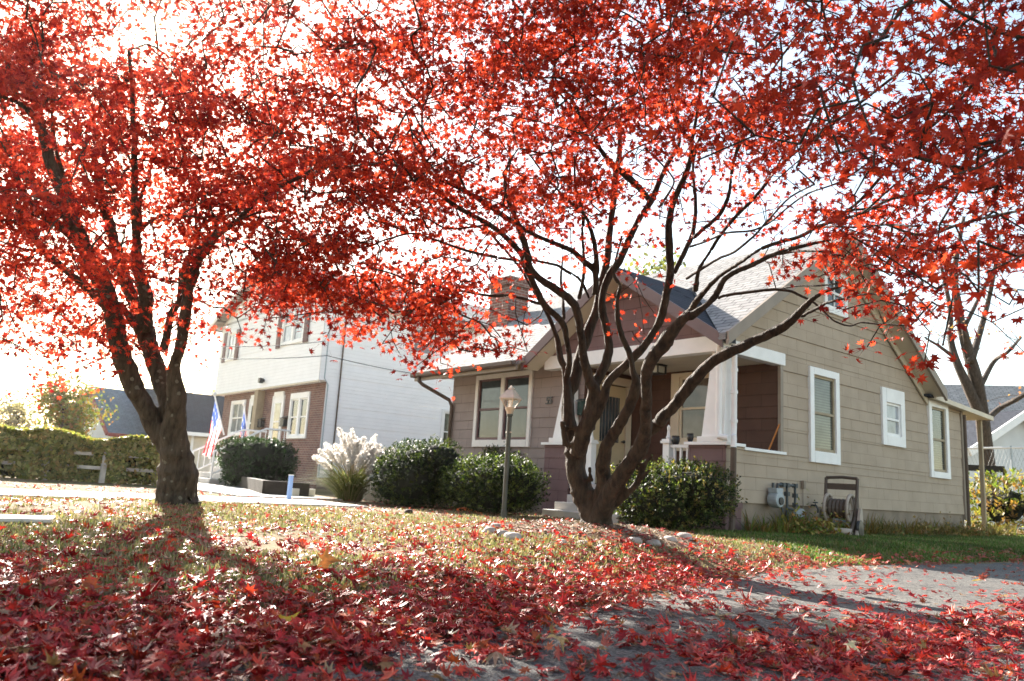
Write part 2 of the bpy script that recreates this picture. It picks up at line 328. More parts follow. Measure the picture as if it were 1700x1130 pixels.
MT = dict(
    ground=groundmat('dry lawn'), asphalt=asphaltmat('asphalt'),
    concrete=M('concrete', (.50, .47, .43), .9, .15, 2.5, .3, 70, .2),
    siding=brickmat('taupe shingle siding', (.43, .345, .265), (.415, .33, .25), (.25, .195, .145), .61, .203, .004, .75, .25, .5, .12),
    siding_front=brickmat('taupe siding with painted mauve light', (.315, .25, .225), (.30, .24, .215), (.16, .125, .115), .61, .203, .004, .75, .25, .5, .12),  # same taupe siding; reddish light on the front painted into the colour
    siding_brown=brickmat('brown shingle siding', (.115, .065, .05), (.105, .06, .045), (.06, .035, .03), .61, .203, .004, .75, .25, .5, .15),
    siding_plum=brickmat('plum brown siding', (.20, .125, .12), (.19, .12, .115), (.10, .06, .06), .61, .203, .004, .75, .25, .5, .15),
    siding_white=brickmat('white lap siding', (.90, .885, .88), (.89, .875, .87), (.76, .745, .74), 3.6, .12, .004, .6, .2, .3, .05),
    brick=brickmat('red brown brick', (.26, .13, .10), (.17, .08, .07), (.33, .27, .23), .21, .075, .011, .9, .5, .5, .25),
    roof=brickmat('grey asphalt shingles', (.36, .345, .33), (.28, .27, .265), (.13, .125, .125), .30, .14, .012, .92, .7, .37, .2),
    roof_dark=brickmat('dark shingles and painted porch shade', (.055, .06, .075), (.045, .05, .06), (.02, .02, .03), .30, .14, .012, .9, .5, .37, .2),
    roof_blue=brickmat('blue grey shingles', (.14, .18, .23), (.12, .16, .20), (.08, .10, .12), .35, .16, .012, .9, .5, .37, .2),
    white=M('white paint', (.80, .78, .76), .5, .05, 4, .05, 30, .4),
    cream=M('cream paint', (.66, .56, .42), .55, .06, 4, .05, 30, .4),
    offwhite=M('aged white paint', (.70, .66, .62), .55, .08, 4, .05, 30, .4),
    soffit=M('cream soffit boards', (.60, .52, .40), .6, .08, 3, .05, 30, .3),
    fascia=M('taupe fascia paint', (.25, .20, .155), .55, .1, 4, .05, 30, .4),
    plumtrim=M('mauve fascia paint', (.15, .095, .09), .55, .1, 4, .05, 30, .4),
    gutter=M('brown gutter', (.10, .068, .05), .5, .1, 5, 0, 30, .2),
    found=M('concrete foundation', (.24, .19, .145), .9, .2, 3, .3, 50, .2),
    tan=M('tan timber', (.34, .27, .18), .7, .15, 5, .2, 40, .3),
    timber=M('dark weathered timber', (.04, .034, .028), .85, .3, 5, .4, 40, .2),
    shutter=M('plum shutters', (.14, .075, .075), .6, .1, 5, 0, 30, .3),
    red=M('dark red trim', (.22, .04, .035), .6, .15, 5),
    glass=glassmat('dark window glass', (.07, .085, .095)),
    glass_blind=blindmat('window glass with blind', (.15, .155, .125)),
    glass_light=glassmat('pale window glass', (.40, .42, .44)),
    glass_refl=glassmat('window glass with reflections', (.16, .13, .11)),
    door=M('cream door paint', (.56, .44, .27), .5, .05, 4),
    black=M('black metal', (.025, .024, .024), .45, .1, 8, 0, 30, .5),
    darkgreen=M('dark green enamel', (.012, .03, .024), .6, .1, 8, 0, 30, .15),
    post=M('green grey lamp post paint', (.055, .058, .048), .5, .2, 12, .1, 60, .5),
    copper=M('weathered pinkish lamp metal', (.56, .45, .35), .45, .2, 10, .1, 60, .5, .1),
    lampglass=M('lamp glass', (.55, .55, .5), .15, .05, 4, 0, 30, .5),
    meter=M('grey meter enamel', (.33, .37, .39), .45, .1, 10, 0, 30, .5),
    pipe=M('dark pipe', (.05, .06, .065), .5, .2, 12, 0, 30, .5),
    beige=M('beige plastic', (.36, .30, .25), .55, .1, 10),
    beige_dark=M('brown plastic', (.09, .065, .05), .55, .1, 10),
    blue=M('pale blue paint', (.25, .40, .72), .5, .12, 9, .1),
    orange=M('orange plastic', (.75, .16, .03), .5, .1, 8),
    stick=M('orange varnished wood', (.55, .20, .05), .45, .15, 20),
    stone=M('grey stone', (.36, .33, .30), .85, .3, 7, .5, 30, .25),
    darkstone=M('dark stone', (.07, .05, .045), .85, .3, 7, .5, 30, .25),
    wire=M('black cable', (.05, .05, .055), .6, 0),
    bark1=barkmat('olive brown bark with lichen', (.028, .022, .015), (.10, .080, .057), (.15, .145, .11), .32),
    bark2=barkmat('brown maple bark', (.015, .010, .0065), (.074, .050, .032)),
    bark3=barkmat('grey brown bark', (.035, .026, .02), (.11, .08, .06)),
    leaf=leafmat('red maple leaf', (1.9, 2.3, 1.6), .58, .5, .25), fallen=leafmat('fallen maple leaf', (1.3, 1.4, 1.2), .22, .45, .38, (.48, .62, .55)),
    shrub=leafmat('evergreen shrub leaf', (2.0, 2.2, .9), .33, .5, .2),
    grass=leafmat('grass blade', (1.2, 1.4, .8), .35, .6, .25),
    plume=leafmat('white grass plume', (1.0, 1.0, 1.0), .5, .9, .1),
    core=M('dark shrub core', (.012, .014, .008), 1.0, .3, 9),
    white_far=M('pale house paint', (.62, .62, .62), .7, .06, 2),
    greywood=M('weathered whitish fence paint', (.46, .42, .37), .8, .25, 6, .2, 40, .2),
    chip=M('woodchip mulch', (.26, .185, .13), .95, .45, 30, .9, 60, .15),
)

# ------------------------------------------------------------------ ground, road, walks
def axis(lo, hi, fine_lo, fine_hi, step, far=1.25):
    a = list(np.arange(fine_lo, fine_hi+1e-6, step)); s = step; x = fine_hi
    while x < hi: s *= far; x += s; a.append(min(x, hi))
    s = step; x = fine_lo; b = []
    while x > lo: s *= far; x -= s; b.append(max(x, lo))
    return np.array(b[::-1]+a)
def sheet(name, xs, ys, zf, mat):
    X, Y = np.meshgrid(xs, ys); Z = zf(X, Y); v = np.stack([X, Y, Z], -1).reshape(-1, 3)
    nx = len(xs); ny = len(ys); i = np.arange(nx*ny).reshape(ny, nx)
    f = np.stack([i[:-1, :-1], i[:-1, 1:], i[1:, 1:], i[1:, :-1]], -1).reshape(-1, 4)
    return np_mesh(name, v, f, mat, nper=4, smooth=True)
lawn = sheet('lawn', axis(-1200, 1200, -14, 4, .12), axis(-1200, 1200, -1, 12, .12),
             lambda X, Y: ground(X, Y) - 0.03*sstep(0.06, -0.02, edge_x(Y)-X)*(X < 6), MT['ground'])
tag(lawn, kind='structure')
ys = axis(-60, 80, -2, 14, .15)
v = []; 
for y in ys:
    e = float(edge_x(y)) + .03*math.sin(y*7)+.02*math.sin(y*17+1)
    for k, x in enumerate((e, e+.12, e+.6, -1.2, 1.5, 4.5)): v.append((x, y, 0.004 if k else -0.01))
n6 = 6; f = [(j*n6+k, j*n6+k+1, (j+1)*n6+k+1, (j+1)*n6+k) for j in range(len(ys)-1) for k in range(n6-1)]
drv = np_mesh('driveway', v, f, MT['asphalt']); tag(drv, kind='structure')
g = G()
yy = list(np.arange(-16, 6.41, 1.4))
for a, b in zip(yy[:-1], yy[1:]): g.box(-13.3, -11.35, a+.008, b-.008, .02, .125)
sw = g.build('sidewalk', MT['concrete'], bevel=.008); tag(sw, kind='structure')
g = G()
xs_ = list(np.arange(-25.2, -13.3, 1.25))
for a, b in zip(xs_[:-1], xs_[1:]): g.box(a+.008, b-.008, 5.3, 7.3, .02, .128)
g.box(-25.4, -23.6, 7.31, 9.2, .02, .128)
wk = g.build('path', MT['concrete'], bevel=.008); tag(wk, kind='structure')

# ------------------------------------------------------------------ tan house
XS, YF, YW, YB, XD = -7.258, 10.18, 10.42, 11.70, -10.63
RY, RZ, SL = 13.45, 5.59, 0.67
GA = 0.10
house = thing('shingled_house', 'taupe shingled bungalow with a gabled front porch behind the right maple tree', 'house', (-11, 12, GA))
EXPO = .203; Z0 = .54
def siding(g, P, U, N, zlo, zhi, interval, holes=(), z0=Z0):
    """courses of shingles on a vertical wall: point = P + U*u + N*off; interval(z)->(u0,u1)"""
    P = np.array(P, float); U = np.array(U, float); N = np.array(N, float); Zv = np.array([0, 0, 1.0])
    br = {zlo, zhi}
    k = math.ceil((zlo-z0)/EXPO)
    while z0+k*EXPO < zhi: br.add(round(z0+k*EXPO, 5)); k += 1
    for h in holes: br.add(h[2]); br.add(h[3])
    br = sorted(b for b in br if zlo <= b <= zhi)
    for a, b in zip(br[:-1], br[1:]):
        if b-a < 1e-4: continue
        m = (a+b)/2; u0, u1 = interval(m)
        if u1-u0 < .01: continue
        segs = [(u0, u1)]
        for h in holes:
            if h[2] <= m <= h[3]:
                ns = []
                for s0, s1 in segs:
                    if h[1] <= s0 or h[0] >= s1: ns.append((s0, s1)); continue
                    if h[0] > s0: ns.append((s0, h[0]))
                    if h[1] < s1: ns.append((h[1], s1))
                segs = ns
        ia = interval(a+1e-4); ib = interval(b-1e-4)
        fa = ((a-z0)/EXPO) % 1.0; fb = fa + (b-a)/EXPO
        oa = .009*(1-fa)+.004; ob = .009*(1-fb)+.004
        for s0, s1 in segs:
            a0, a1, b0, b1 = s0, s1, s0, s1
            if abs(s0-u0) < 1e-6: a0, b0 = ia[0], ib[0]
            if abs(s1-u1) < 1e-6: a1, b1 = ia[1], ib[1]
            q = [P+U*a0+Zv*a+N*oa, P+U*a1+Zv*a+N*oa, P+U*b1+Zv*b+N*ob, P+U*b0+Zv*b+N*ob]
            e = 1e-3
            g.quad(*q, uv=[(a0, a-z0+e), (a1, a-z0+e), (b1, b-z0-e), (b0, b-z0-e)])
            if fa < .02: g.quad(P+U*a0+Zv*a, P+U*a1+Zv*a, q[1], q[0], uv=[(a0, a-z0+e)]*4)
def slab(g, A, B, C_, D_, t):
    "roof plane A-B along the eave, C-D along the ridge, thickness t downwards; uv in metres"
    A, B, C_, D_ = (np.array(q, float) for q in (A, B, C_, D_))
    lu = np.linalg.norm(B-A); lv = np.linalg.norm(D_-A)
    g.quad(A, B, C_, D_, uv=[(0, 0), (lu, 0), (lu, lv), (0, lv)])
    dz = np.array([0, 0, -t])
    g.quad(D_+dz, C_+dz, B+dz, A+dz)
    for p, q in ((A, B), (B, C_), (C_, D_), (D_, A)): g.quad(p+dz, q+dz, q, p)

def window(parent, P, U, N, u0, u1, z0, z1, trim, tmat, glass, bars=1, mull=0, name='window', sash=None, head=None, botw=None, vbar=0):
    "double hung window: trim boards, recessed pane, meeting rail; P+U*u+N*off"
    P = np.array(P, float); U = np.array(U, float); N = np.array(N, float)
    def bx(g, a, b, c, d, o0, o1):
        q = []
        for z in (c, d):
            for (u, o) in ((a, o0), (b, o0), (b, o1), (a, o1)): q.append(P+U*u+N*o+np.array([0, 0, z]))
        g.hexa(q)
    head = head or trim; botw = botw or trim
    g = G(); bx(g, u0+trim-.01, u1-trim+.01, z0+botw-.01, z1-head+.01, -.05, -.012)
    w = g.build(name, glass, parent)
    f = G()
    bx(f, u0, u0+trim, z0, z1, -.03, .05); bx(f, u1-trim, u1, z0, z1, -.03, .05)
    bx(f, u0+trim, u1-trim, z1-head, z1, -.03, .053); bx(f, u0+trim, u1-trim, z0, z0+botw, -.03, .053)
    f.build('frame', tmat, w, bevel=.006)
    s = G(); sm = sash or tmat
    ia, ib, ic, id_ = u0+trim, u1-trim, z0+botw, z1-head
    cols = [(ia, ib)] if not mull else [(ia, (ia+ib)/2-mull/2), ((ia+ib)/2+mull/2, ib)]
    t = .045
    for a, b in cols:
        bx(s, a, a+t, ic, id_, -.02, .015); bx(s, b-t, b, ic, id_, -.02, .015)
        bx(s, a+t, b-t, id_-t, id_, -.02, .013); bx(s, a+t, b-t, ic, ic+t*1.2, -.02, .013)
        for k in range(bars):
            zm = ic+(id_-ic)*(k+1)/(bars+1); bx(s, a+t, b-t, zm-.022, zm+.022, -.02, .02)
        for k in range(vbar):
            um = a+(b-a)*(k+1)/(vbar+1); bx(s, um-.012, um+.012, ic+t*1.2, id_-t, -.012, .008)
    s.build('sash', sm, w)
    if mull:
        f2 = G(); bx(f2, (ia+ib)/2-mull/2, (ia+ib)/2+mull/2, ic, id_, -.03, .045); f2.build('mullion', tmat, w)
    return w

# --- side wall (gable end)
def side_iv(z):
    y0, y1 = YF+.46, 19.0
    if z < 1.40: y0 = YF
    if z > 2.84: y0 = YF-.2
    if z > 3.05: y1 = 17.1
    zz = max(0, z+.16-3.05)
    lo = RY-(RZ-.14-z)/SL; hi = RY+(RZ-.14-z)/SL
    return max(y0, lo) if z > 3.0 else y0, min(y1, hi) if z > 3.05 else y1
holes = [(10.0, 11.70, 1.40, 3.06), (12.56, 13.54, 1.30, 2.95), (15.20, 16.13, 1.80, 2.91), (17.28, 18.22, 1.28, 2.89), (13.09, 13.90, 4.06, 4.86)]
g = G(); siding(g, (XS, 0, 0), (0, 1, 0), (1, 0, 0), Z0, RZ-.16, side_iv, holes)
g.build('side_wall', MT['siding'], house)
PS = (XS, 0, 0); US = (0, 1, 0); NS = (1, 0, 0)
window(house, PS, US, NS, 12.55, 13.55, 1.29, 2.96, .13, MT['white'], MT['glass_blind'], sash=MT['tan'], botw=.2)
window(house, PS, US, NS, 15.19, 16.14, 1.79, 2.92, .17, MT['white'], MT['glass_light'], sash=MT['white'], head=.28, botw=.2)
window(house, PS, US, NS, 17.27, 18.23, 1.27, 2.90, .13, MT['white'], MT['glass_blind'], sash=MT['tan'])
window(house, PS, US, NS, 13.08, 13.91, 4.05, 4.87, .10, MT['white'], MT['glass'], sash=MT['white'], vbar=1)
# foundation and dark gap under the siding
g = G(); g.box(XS-.3, XS-.02, YF+.03, 19.0, -.1, Z0+.06); g.box(-15.0, XS-.301, YW+.03, YW+.3, -.1, Z0-.012)
g.build('foundation', MT['found'], house)
g = G(); g.box(XS-.02, XS+.012, 13.0, 13.75, .2, .46); bw = g.build('basement_window', MT['glass'], house)
g = G(); g.box(XS-.015, XS+.03, 12.93, 13.0, .14, .5); g.box(XS-.015, XS+.03, 13.75, 13.82, .14, .5); g.box(XS-.015, XS+.028, 13.0, 13.75, .46, .5); g.build('frame', MT['fascia'], bw)
# corner boards
g = G(); g.box(XS-.02, XS+.035, 18.94, 19.03, .42, 3.0); g.build('corner_board', MT['fascia'], house)
# --- wing front wall (set back) and hidden walls
def wing_iv(z): return (-15.0, XD)
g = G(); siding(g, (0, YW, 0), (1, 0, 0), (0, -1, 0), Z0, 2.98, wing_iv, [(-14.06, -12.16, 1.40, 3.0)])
g.box(-15.02, -15.0, YW, 19, -.1, 3.0); g.box(-15.0, XS-.31, 18.95, 19.0, -.1, 3.0)
g.build('front_wall', MT['siding_front'], house)
window(house, (0, YW, 0), (1, 0, 0), (0, -1, 0), -14.08, -12.14, 1.37, 2.96, .10, MT['offwhite'], MT['glass'], mull=.12, sash=MT['shutter'], botw=.15)
# left gable end
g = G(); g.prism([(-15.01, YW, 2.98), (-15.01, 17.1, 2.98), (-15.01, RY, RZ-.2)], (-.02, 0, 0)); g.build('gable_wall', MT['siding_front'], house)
# --- porch interior
def rect_iv(a, b): return lambda z: (a, b)
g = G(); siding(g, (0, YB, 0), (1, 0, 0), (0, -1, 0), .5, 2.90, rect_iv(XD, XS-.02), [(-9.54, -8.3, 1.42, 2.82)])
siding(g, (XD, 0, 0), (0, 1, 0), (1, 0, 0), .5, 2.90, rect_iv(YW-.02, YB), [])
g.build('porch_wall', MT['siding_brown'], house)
window(house, (0, YB, 0), (1, 0, 0), (0, -1, 0), -9.56, -8.3, 1.40, 2.86, .19, MT['cream'], MT['glass_refl'], sash=MT['cream'], head=.08)
g = G(); g.box(-11.5, XS-.03, YF+.02, YB, 2.90, 2.94); g.build('porch_ceiling', MT['soffit'], house)
g = G(); g.box(-11.45, XS-.03, YF+.03, YB, .60, .70); g.build('porch_floor', MT['concrete'], house)
# door in the return wall, facing the drive side
g = G(); g.box(XD+.02, XD+.06, 10.62, 11.50, .72, 2.62); door = g.build('front_door', MT['door'], house)
g = G(); g.box(XD+.06, XD+.072, 10.80, 11.32, 1.52, 2.40); dg = g.build('door_glass', MT['glass'], door)
g = G()
for k in range(6): g.box(XD+.072, XD+.08, 10.84+k*.088, 10.845+k*.088, 1.52, 2.40)
g.build('glazing_bars', MT['fascia'], dg)
g = G(); g.box(XD+.02, XD+.085, 10.47, 10.60, .72, 2.64); g.box(XD+.02, XD+.085, 11.52, 11.66, .72, 2.64); g.box(XD+.02, XD+.088, 10.47, 11.66, 2.65, 2.80)
g.build('door_frame', MT['cream'], door)
g = G(); g.lathe((XD+.06, 11.42, 1.55), [(.012, 0), (.012, .04), (.03, .05), (.03, .08), (.01, .09)], 12, 0); g.build('handle', MT['black'], door)
# frieze beams of the porch
g = G(); g.box(-11.5, XS-.03, YF-.06, YF+.14, 2.87, 3.13); g.build('porch_beam', MT['white'], house, bevel=.008)
g = G(); g.box(XS-.14, XS+.03, YF+.142, 11.80, 2.85, 3.06); g.build('side_beam', MT['white'], house, bevel=.008)
g = G(); g.box(XS-.10, XS+.045, 10.62, 11.80, 1.352, 1.40); g.build('side_sill', MT['white'], house, bevel=.006)
g = G(); g.box(XS-.035, XS+.02, 11.665, 11.745, 1.402, 2.848); g.build('opening_jamb', MT['fascia'], house)
# tapered columns on knee walls
def column(x0, x1):
    g = G(); y0, y1 = YF-.02, YF+.26
    def ring(z, t): return [(x0+t, y0+t*.6, z), (x1-t*.15, y0+t*.6, z), (x1-t*.15, y1-t*.4, z), (x0+t, y1-t*.4, z)]
    a = ring(1.47, 0.02); b = ring(2.872, .15 if x0 > -9 else .22); g.hexa(a+b)
    g.box(x0-.03, x1+.012, y0-.03, y1+.02, 1.445, 1.53)
    return g
for x0, x1 in ((-11.24, -10.74), (-7.74, -7.29)):
    g = column(x0, x1) if x0 < -9 else column(x0, x1)
    g.build('column', MT['white'], house, bevel=.006)
for x0, x1 in ((-11.46, -10.70), (-8.0, -7.235)):
    g = G(); siding(g, (0, YF, 0), (1, 0, 0), (0, -1, 0), .1, 1.395, rect_iv(x0+.04, x1-.02))
    if x0 > -9: siding(g, (x1-.02, 0, 0), (0, 1, 0), (1, 0, 0), .45, 1.395, rect_iv(YF, YF+.44))
    g.box(x0+.05, x1-.03, YF+.01, YF+.42, .02, 1.39)
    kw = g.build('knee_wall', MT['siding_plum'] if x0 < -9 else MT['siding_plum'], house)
    g = G(); g.box(x0-.02, x1+.025, YF-.06, YF+.46, 1.395, 1.444); g.build('cap', MT['white'], kw, bevel=.006)
# knee wall side part is taupe like the side wall
g = G(); siding(g, (XS+.006, 0, 0), (0, 1, 0), (1, 0, 0), Z0, 1.39, rect_iv(YF+.0, YF+.455)); g.build('corner_siding', MT['siding'], house)
# railings
def railing(x0, x1, post_at):
    g = G(); g.box(x0, x1, YF+.10, YF+.17, 1.36, 1.41); g.box(x0, x1, YF+.11, YF+.16, .80, .84)
    n = max(3, int((x1-x0)/.115))
    for k in range(n):
        x = x0+(k+.5)*(x1-x0)/n; g.box(x-.018, x+.018, YF+.117, YF+.153, .84, 1.36)
    r = g.build('porch_railing', MT['white'], house)
    g = G(); g.box(post_at-.065, post_at+.065, YF+.07, YF+.20, .35, 1.43); g.box(post_at-.095, post_at+.095, YF+.04, YF+.23, 1.43, 1.47); g.box(post_at-.08, post_at+.08, YF+.055, YF+.215, 1.47, 1.50)
    g.lathe((post_at, YF+.135, 1.50), [(.03, 0), (.045, .03), (.03, .06), (.02, .14), (.03, .2), (.008, .24)], 12); g.build('newel_post', MT['white'], r, bevel=.004)
railing(-8.42, -8.02, -8.49); railing(-10.68, -10.36, -10.29)
# porch steps
g = G()
for k in range(4): g.box(-10.35+.02*k, -8.55-.02*k, YF-.95+.27*k, YF-.95+.27*(k+1)+(.15 if k == 3 else 0), .02, .22+.135*k)
g.build('porch_steps', MT['concrete'], house, bevel=.012)
# --- roofs
XR, XL, GX_ = XS+.40, -15.45, -9.37
g = G()
rp_ = lambda x, y, dz=0: (x, y, RZ-SL*(RY-y)+dz)
NX0, NX1, NYV = -11.74, -7.0, RY-(RZ-4.62)/SL
for poly in ([(XL, 9.62), (NX0, 9.62), (GX_, NYV), (GX_, RY), (XL, RY)], [(NX1, 9.62), (XR, 9.62), (XR, RY), (GX_, RY), (GX_, NYV)]):
    i0 = len(g.v); g.v += [rp_(*q) for q in poly]; g.uv[len(g.f)] = [(q[0], (q[1]-9.62)/math.cos(math.atan(SL))) for q in poly]; g.f.append(tuple(range(i0, i0+5)))
    i0 = len(g.v); g.v += [rp_(*q, -.10) for q in poly]; g.f.append(tuple(range(i0+4, i0-1, -1)))
    for p_, q_ in zip(poly[:3], poly[1:4]): g.quad(rp_(*p_, -.10), rp_(*q_, -.10), rp_(*q_), rp_(*p_))
slab(g, (XR, 17.25, RZ-SL*(17.25-RY)), (XL, 17.25, RZ-SL*(17.25-RY)), (XL, RY, RZ), (XR, RY, RZ), .10)
roof = g.build('roof', MT['roof'], house)
g = G()   # rake boards and soffit of the gable overhang
for sgn, ye in ((-1, 9.62), (1, 17.25)):
    zE = RZ-SL*abs(ye-RY)
    a = np.array([XR+.012, ye, zE-.09]); b = np.array([XR+.012, RY, RZ-.09])
    g.hexa([a+[-.03, 0, -.10], a+[.02, 0, -.10], b+[.02, 0, -.10], b+[-.03, 0, -.10], a+[-.03, 0, .105], a+[.02, 0, .105], b+[.02, 0, .105], b+[-.03, 0, .105]])
g.build('rake_board', MT['fascia'], roof)
g = G()
for ye in (9.75, 17.2):
    zE = RZ-SL*abs(ye-RY)-.115
    g.hexa([(XS-.02, ye, zE-.02), (XR-.02, ye, zE-.02), (XR-.02, RY, RZ-.135), (XS-.02, RY, RZ-.135), (XS-.02, ye, zE), (XR-.02, ye, zE), (XR-.02, RY, RZ-.115), (XS-.02, RY, RZ-.115)])
g.build('soffit', MT['soffit'], roof)
g = G(); a = np.array([XS+.03, 15.0, RZ-SL*(15.0-RY)-.20]); b = np.array([XS+.03, 17.2, RZ-SL*(17.2-RY)-.20]); c = np.array([XS+.03, RY, RZ-.20])
g.hexa([c+[0, 0, -.10], c+[.03, 0, -.10], b+[.03, 0, -.10], b+[0, 0, -.10], c+[0, 0, .06], c+[.03, 0, .06], b+[.03, 0, .06], b+[0, 0, .06]]); g.build('frieze_board', MT['soffit'], roof)
# front eave: soffit, fascia, gutter, downspout
zE = RZ-SL*(RY-9.62)
g = G(); g.box(XL, -11.6, 9.66, YW, 2.975, 2.995); g.build('eave_soffit', MT['tan'], roof)
g = G(); g.box(XL, -11.75, 9.60, 9.655, zE-.20, zE-.104); g.build('eave_fascia', MT['fascia'], roof)
g = G()
prof = [(0, 0), (-.10, 0), (-.12, .03), (-.12, .10), (-.10, .10), (-.10, .04), (-.02, .03), (-.02, .10), (0, .10)]
g.prism([(XL, 9.595+a, zE-.13+b) for a, b in prof], (-11.75-XL, 0, 0)); gut = g.build('gutter', MT['gutter'], roof)
g = G(); g.tube([(-15.15, 9.54, zE-.12), (-15.15, 9.54, zE-.22), (-15.1, 9.62, zE-.3), (-14.98, YW-.12, zE-.58), (-14.95, YW-.06, zE-.72), (-14.95, YW-.06, .15)], .042, 10); g.build('downspout', MT['gutter'], gut, smooth=True)
# porch gable: front wall, slabs, fascia, soffit
GX, GYF = -9.37, 9.74
ap = onY(1036, 436, GYF); GZ = ap[2]; GHW = 2.36; GZE = 3.02
gs = (GZ-GZE)/GHW
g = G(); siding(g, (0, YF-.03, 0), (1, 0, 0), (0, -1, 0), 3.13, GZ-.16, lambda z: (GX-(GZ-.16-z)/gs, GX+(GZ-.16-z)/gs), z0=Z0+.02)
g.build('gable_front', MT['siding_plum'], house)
g = G()
yb = RY-(RZ-GZ)/SL
e0 = RY-(RZ-GZE)/SL+.45
for s in (1, -1):
    A, B, C_, D_ = (GX+s*GHW, GYF, GZE), (GX+s*GHW, e0, GZE), (GX, yb+.05, GZ), (GX, GYF, GZ)
    if s > 0: slab(g, A, B, C_, D_, .09)
    else: slab(g, B, A, D_, C_, .09)
pr = g.build('porch_roof', MT['roof_dark'], house)  # porch shingles are grey; shade of the right slope painted in dark
g = G(); h = G()
for s in (1, -1):
    a = np.array([GX+s*GHW, GYF-.03, GZE-.06]); b = np.array([GX, GYF-.03, GZ-.06])
    d = np.array([0, .035, 0]); dz = np.array([0, 0, .15])
    q = [a-dz*.9, b-dz*.9, b+dz*.5, a+dz*.5]
    g.prism(q if s > 0 else q[::-1], d)
    a2 = a+[0, .04, -.075]; b2 = b+[0, .04, -.075]; d2 = np.array([0, YF-.035-GYF, 0])
    q = [a2-[0, 0, .02], b2-[0, 0, .02], b2, a2]
    h.prism(q if s > 0 else q[::-1], d2)
g.build('gable_fascia', MT['plumtrim'], pr); h.build('gable_soffit', MT['soffit'], pr)
# porch downspout at the corner (white, then brown under the sill)
g = G(); px = XS-.03
g.tube([(px-.06, YF-.07, 3.10), (px-.06, YF-.07, 2.4), (px-.06, YF-.07, 1.62), (px-.03, YF-.08, 1.52), (px+.12, YF-.06, 1.50)], .05, 10)
g.tube([(px+.09, YF+.12, 3.02), (px+.09, YF+.12, 1.66), (px+.10, YF+.10, 1.55), (px+.16, YF+.02, 1.52), (px+.17, YF-.0, 1.36)], .045, 10)
for z in (2.55, 2.2, 1.75): g.lathe((px+.09, YF+.12, z), [(.055, 0), (.055, .05)], 10)
pd = g.build('porch_downspout', MT['white'], house, smooth=False)
g = G(); g.tube([(px+.17, YF-.0, 1.352), (px+.17, YF-.02, .3), (px+.2, YF-.08, .12)], .047, 10); g.build('lower_downspout', MT['gutter'], pd)
# left chimney
g = G()
def brick_box(g, x0, x1, y0, y1, z0, z1):
    for (a, b) in (((x0, y0), (x1, y0)), ((x1, y0), (x1, y1)), ((x1, y1), (x0, y1)), ((x0, y1), (x0, y0))):
        l = math.hypot(b[0]-a[0], b[1]-a[1]); g.quad((*a, z0), (*b, z0), (*b, z1), (*a, z1), uv=[(0, z0), (l, z0), (l, z1), (0, z1)])
    g.quad((x0, y0, z1), (x1, y0, z1), (x1, y1, z1), (x0, y1, z1), uv=[(0, 0), (.2, 0), (.2, .2), (0, .2)])
brick_box(g, -15.72, -14.95, 11.85, 12.5, 0, 5.55); brick_box(g, -15.78, -14.89, 11.79, 12.56, 5.55, 5.68); brick_box(g, -15.70, -14.97, 11.87, 12.48, 5.68, 5.80)
g.build('chimney', MT['brick'], house)
# back addition: shed roof, open carport edge
g = G(); slab(g, (XS+.18, 20.3, 2.82), (XS-6.5, 20.3, 2.82), (XS-6.5, 17.0, 2.99), (XS+.18, 17.0, 2.99), .05)
ar = g.build('addition_roof', MT['roof_dark'], house)
g = G(); g.bar((XS+.20, 17.2, 2.945), (XS+.20, 20.3, 2.785), .035, .10); g.quad((XS+.17, 17.2, 2.92), (XS+.17, 20.3, 2.755), (XS-2.5, 20.3, 2.755), (XS-2.5, 17.2, 2.92)); g.build('eave_fascia', MT['soffit'], ar)
g = G(); g.bar((XS-.05, 20.2, .05), (XS-.05, 20.2, 2.74), .085, .085, (1, 0, 0)); g.build('carport_post', MT['tan'], house)
g = G(); g.tube([(XS+.05, 19.06, 2.75), (XS+.05, 19.06, .2)], .04, 8); g.build('rear_downspout', MT['gutter'], house)
# house number: real lettering on the wing wall
cu = bpy.data.curves.new('number', 'FONT'); cu.body = '55'; cu.size = .215; cu.extrude = .008; cu.shear = .18; cu.space_character = .85
to = bpy.data.objects.new('t', cu); me = bpy.data.meshes.new_from_object(to.evaluated_get(bpy.context.evaluated_depsgraph_get()) if False else to)
bpy.data.objects.remove(to)
no = bpy.data.objects.new('house_number', me); COL.objects.link(no); me.materials.append(MT['black']); no.parent = house
p55 = onY(905, 671, YW-.04)
no.matrix_local = Matrix.Translation(Vector(p55)-root_of(house)) @ Matrix.Rotation(R(90), 4, 'X')
# ceiling lamp, mailbox: things of their own
c = onX(1104, 603, -9.0); cl = thing('porch_ceiling_lamp', 'small dark flush lamp on the porch ceiling', 'lamp', (-9.25, 10.85, 2.90))
g = G(); g.box(-9.40, -9.10, 10.72, 10.98, 2.87, 2.895); g.build('base', MT['black'], cl)
g = G()
for x in (-9.38, -9.12):
    for y in (10.74, 10.96): g.box(x-.012, x+.012, y-.012, y+.012, 2.74, 2.87)
g.box(-9.39, -9.11, 10.73, 10.97, 2.725, 2.74); g.build('cage', MT['black'], cl)
g = G(); g.box(-9.36, -9.14, 10.76, 10.94, 2.745, 2.865); g.build('shade', MT['lampglass'], cl)
mb0 = onY(968, 676, YW-.08)
mb = thing('mailbox', 'dark green mailbox on the house wall beside the front door', 'mailbox', mb0)
g = G(); g.box(mb0[0]-.10, mb0[0]+.10, YW-.14, YW-.03, mb0[2]-.15, mb0[2]+.12); g.build('box', MT['darkgreen'], mb, bevel=.01)
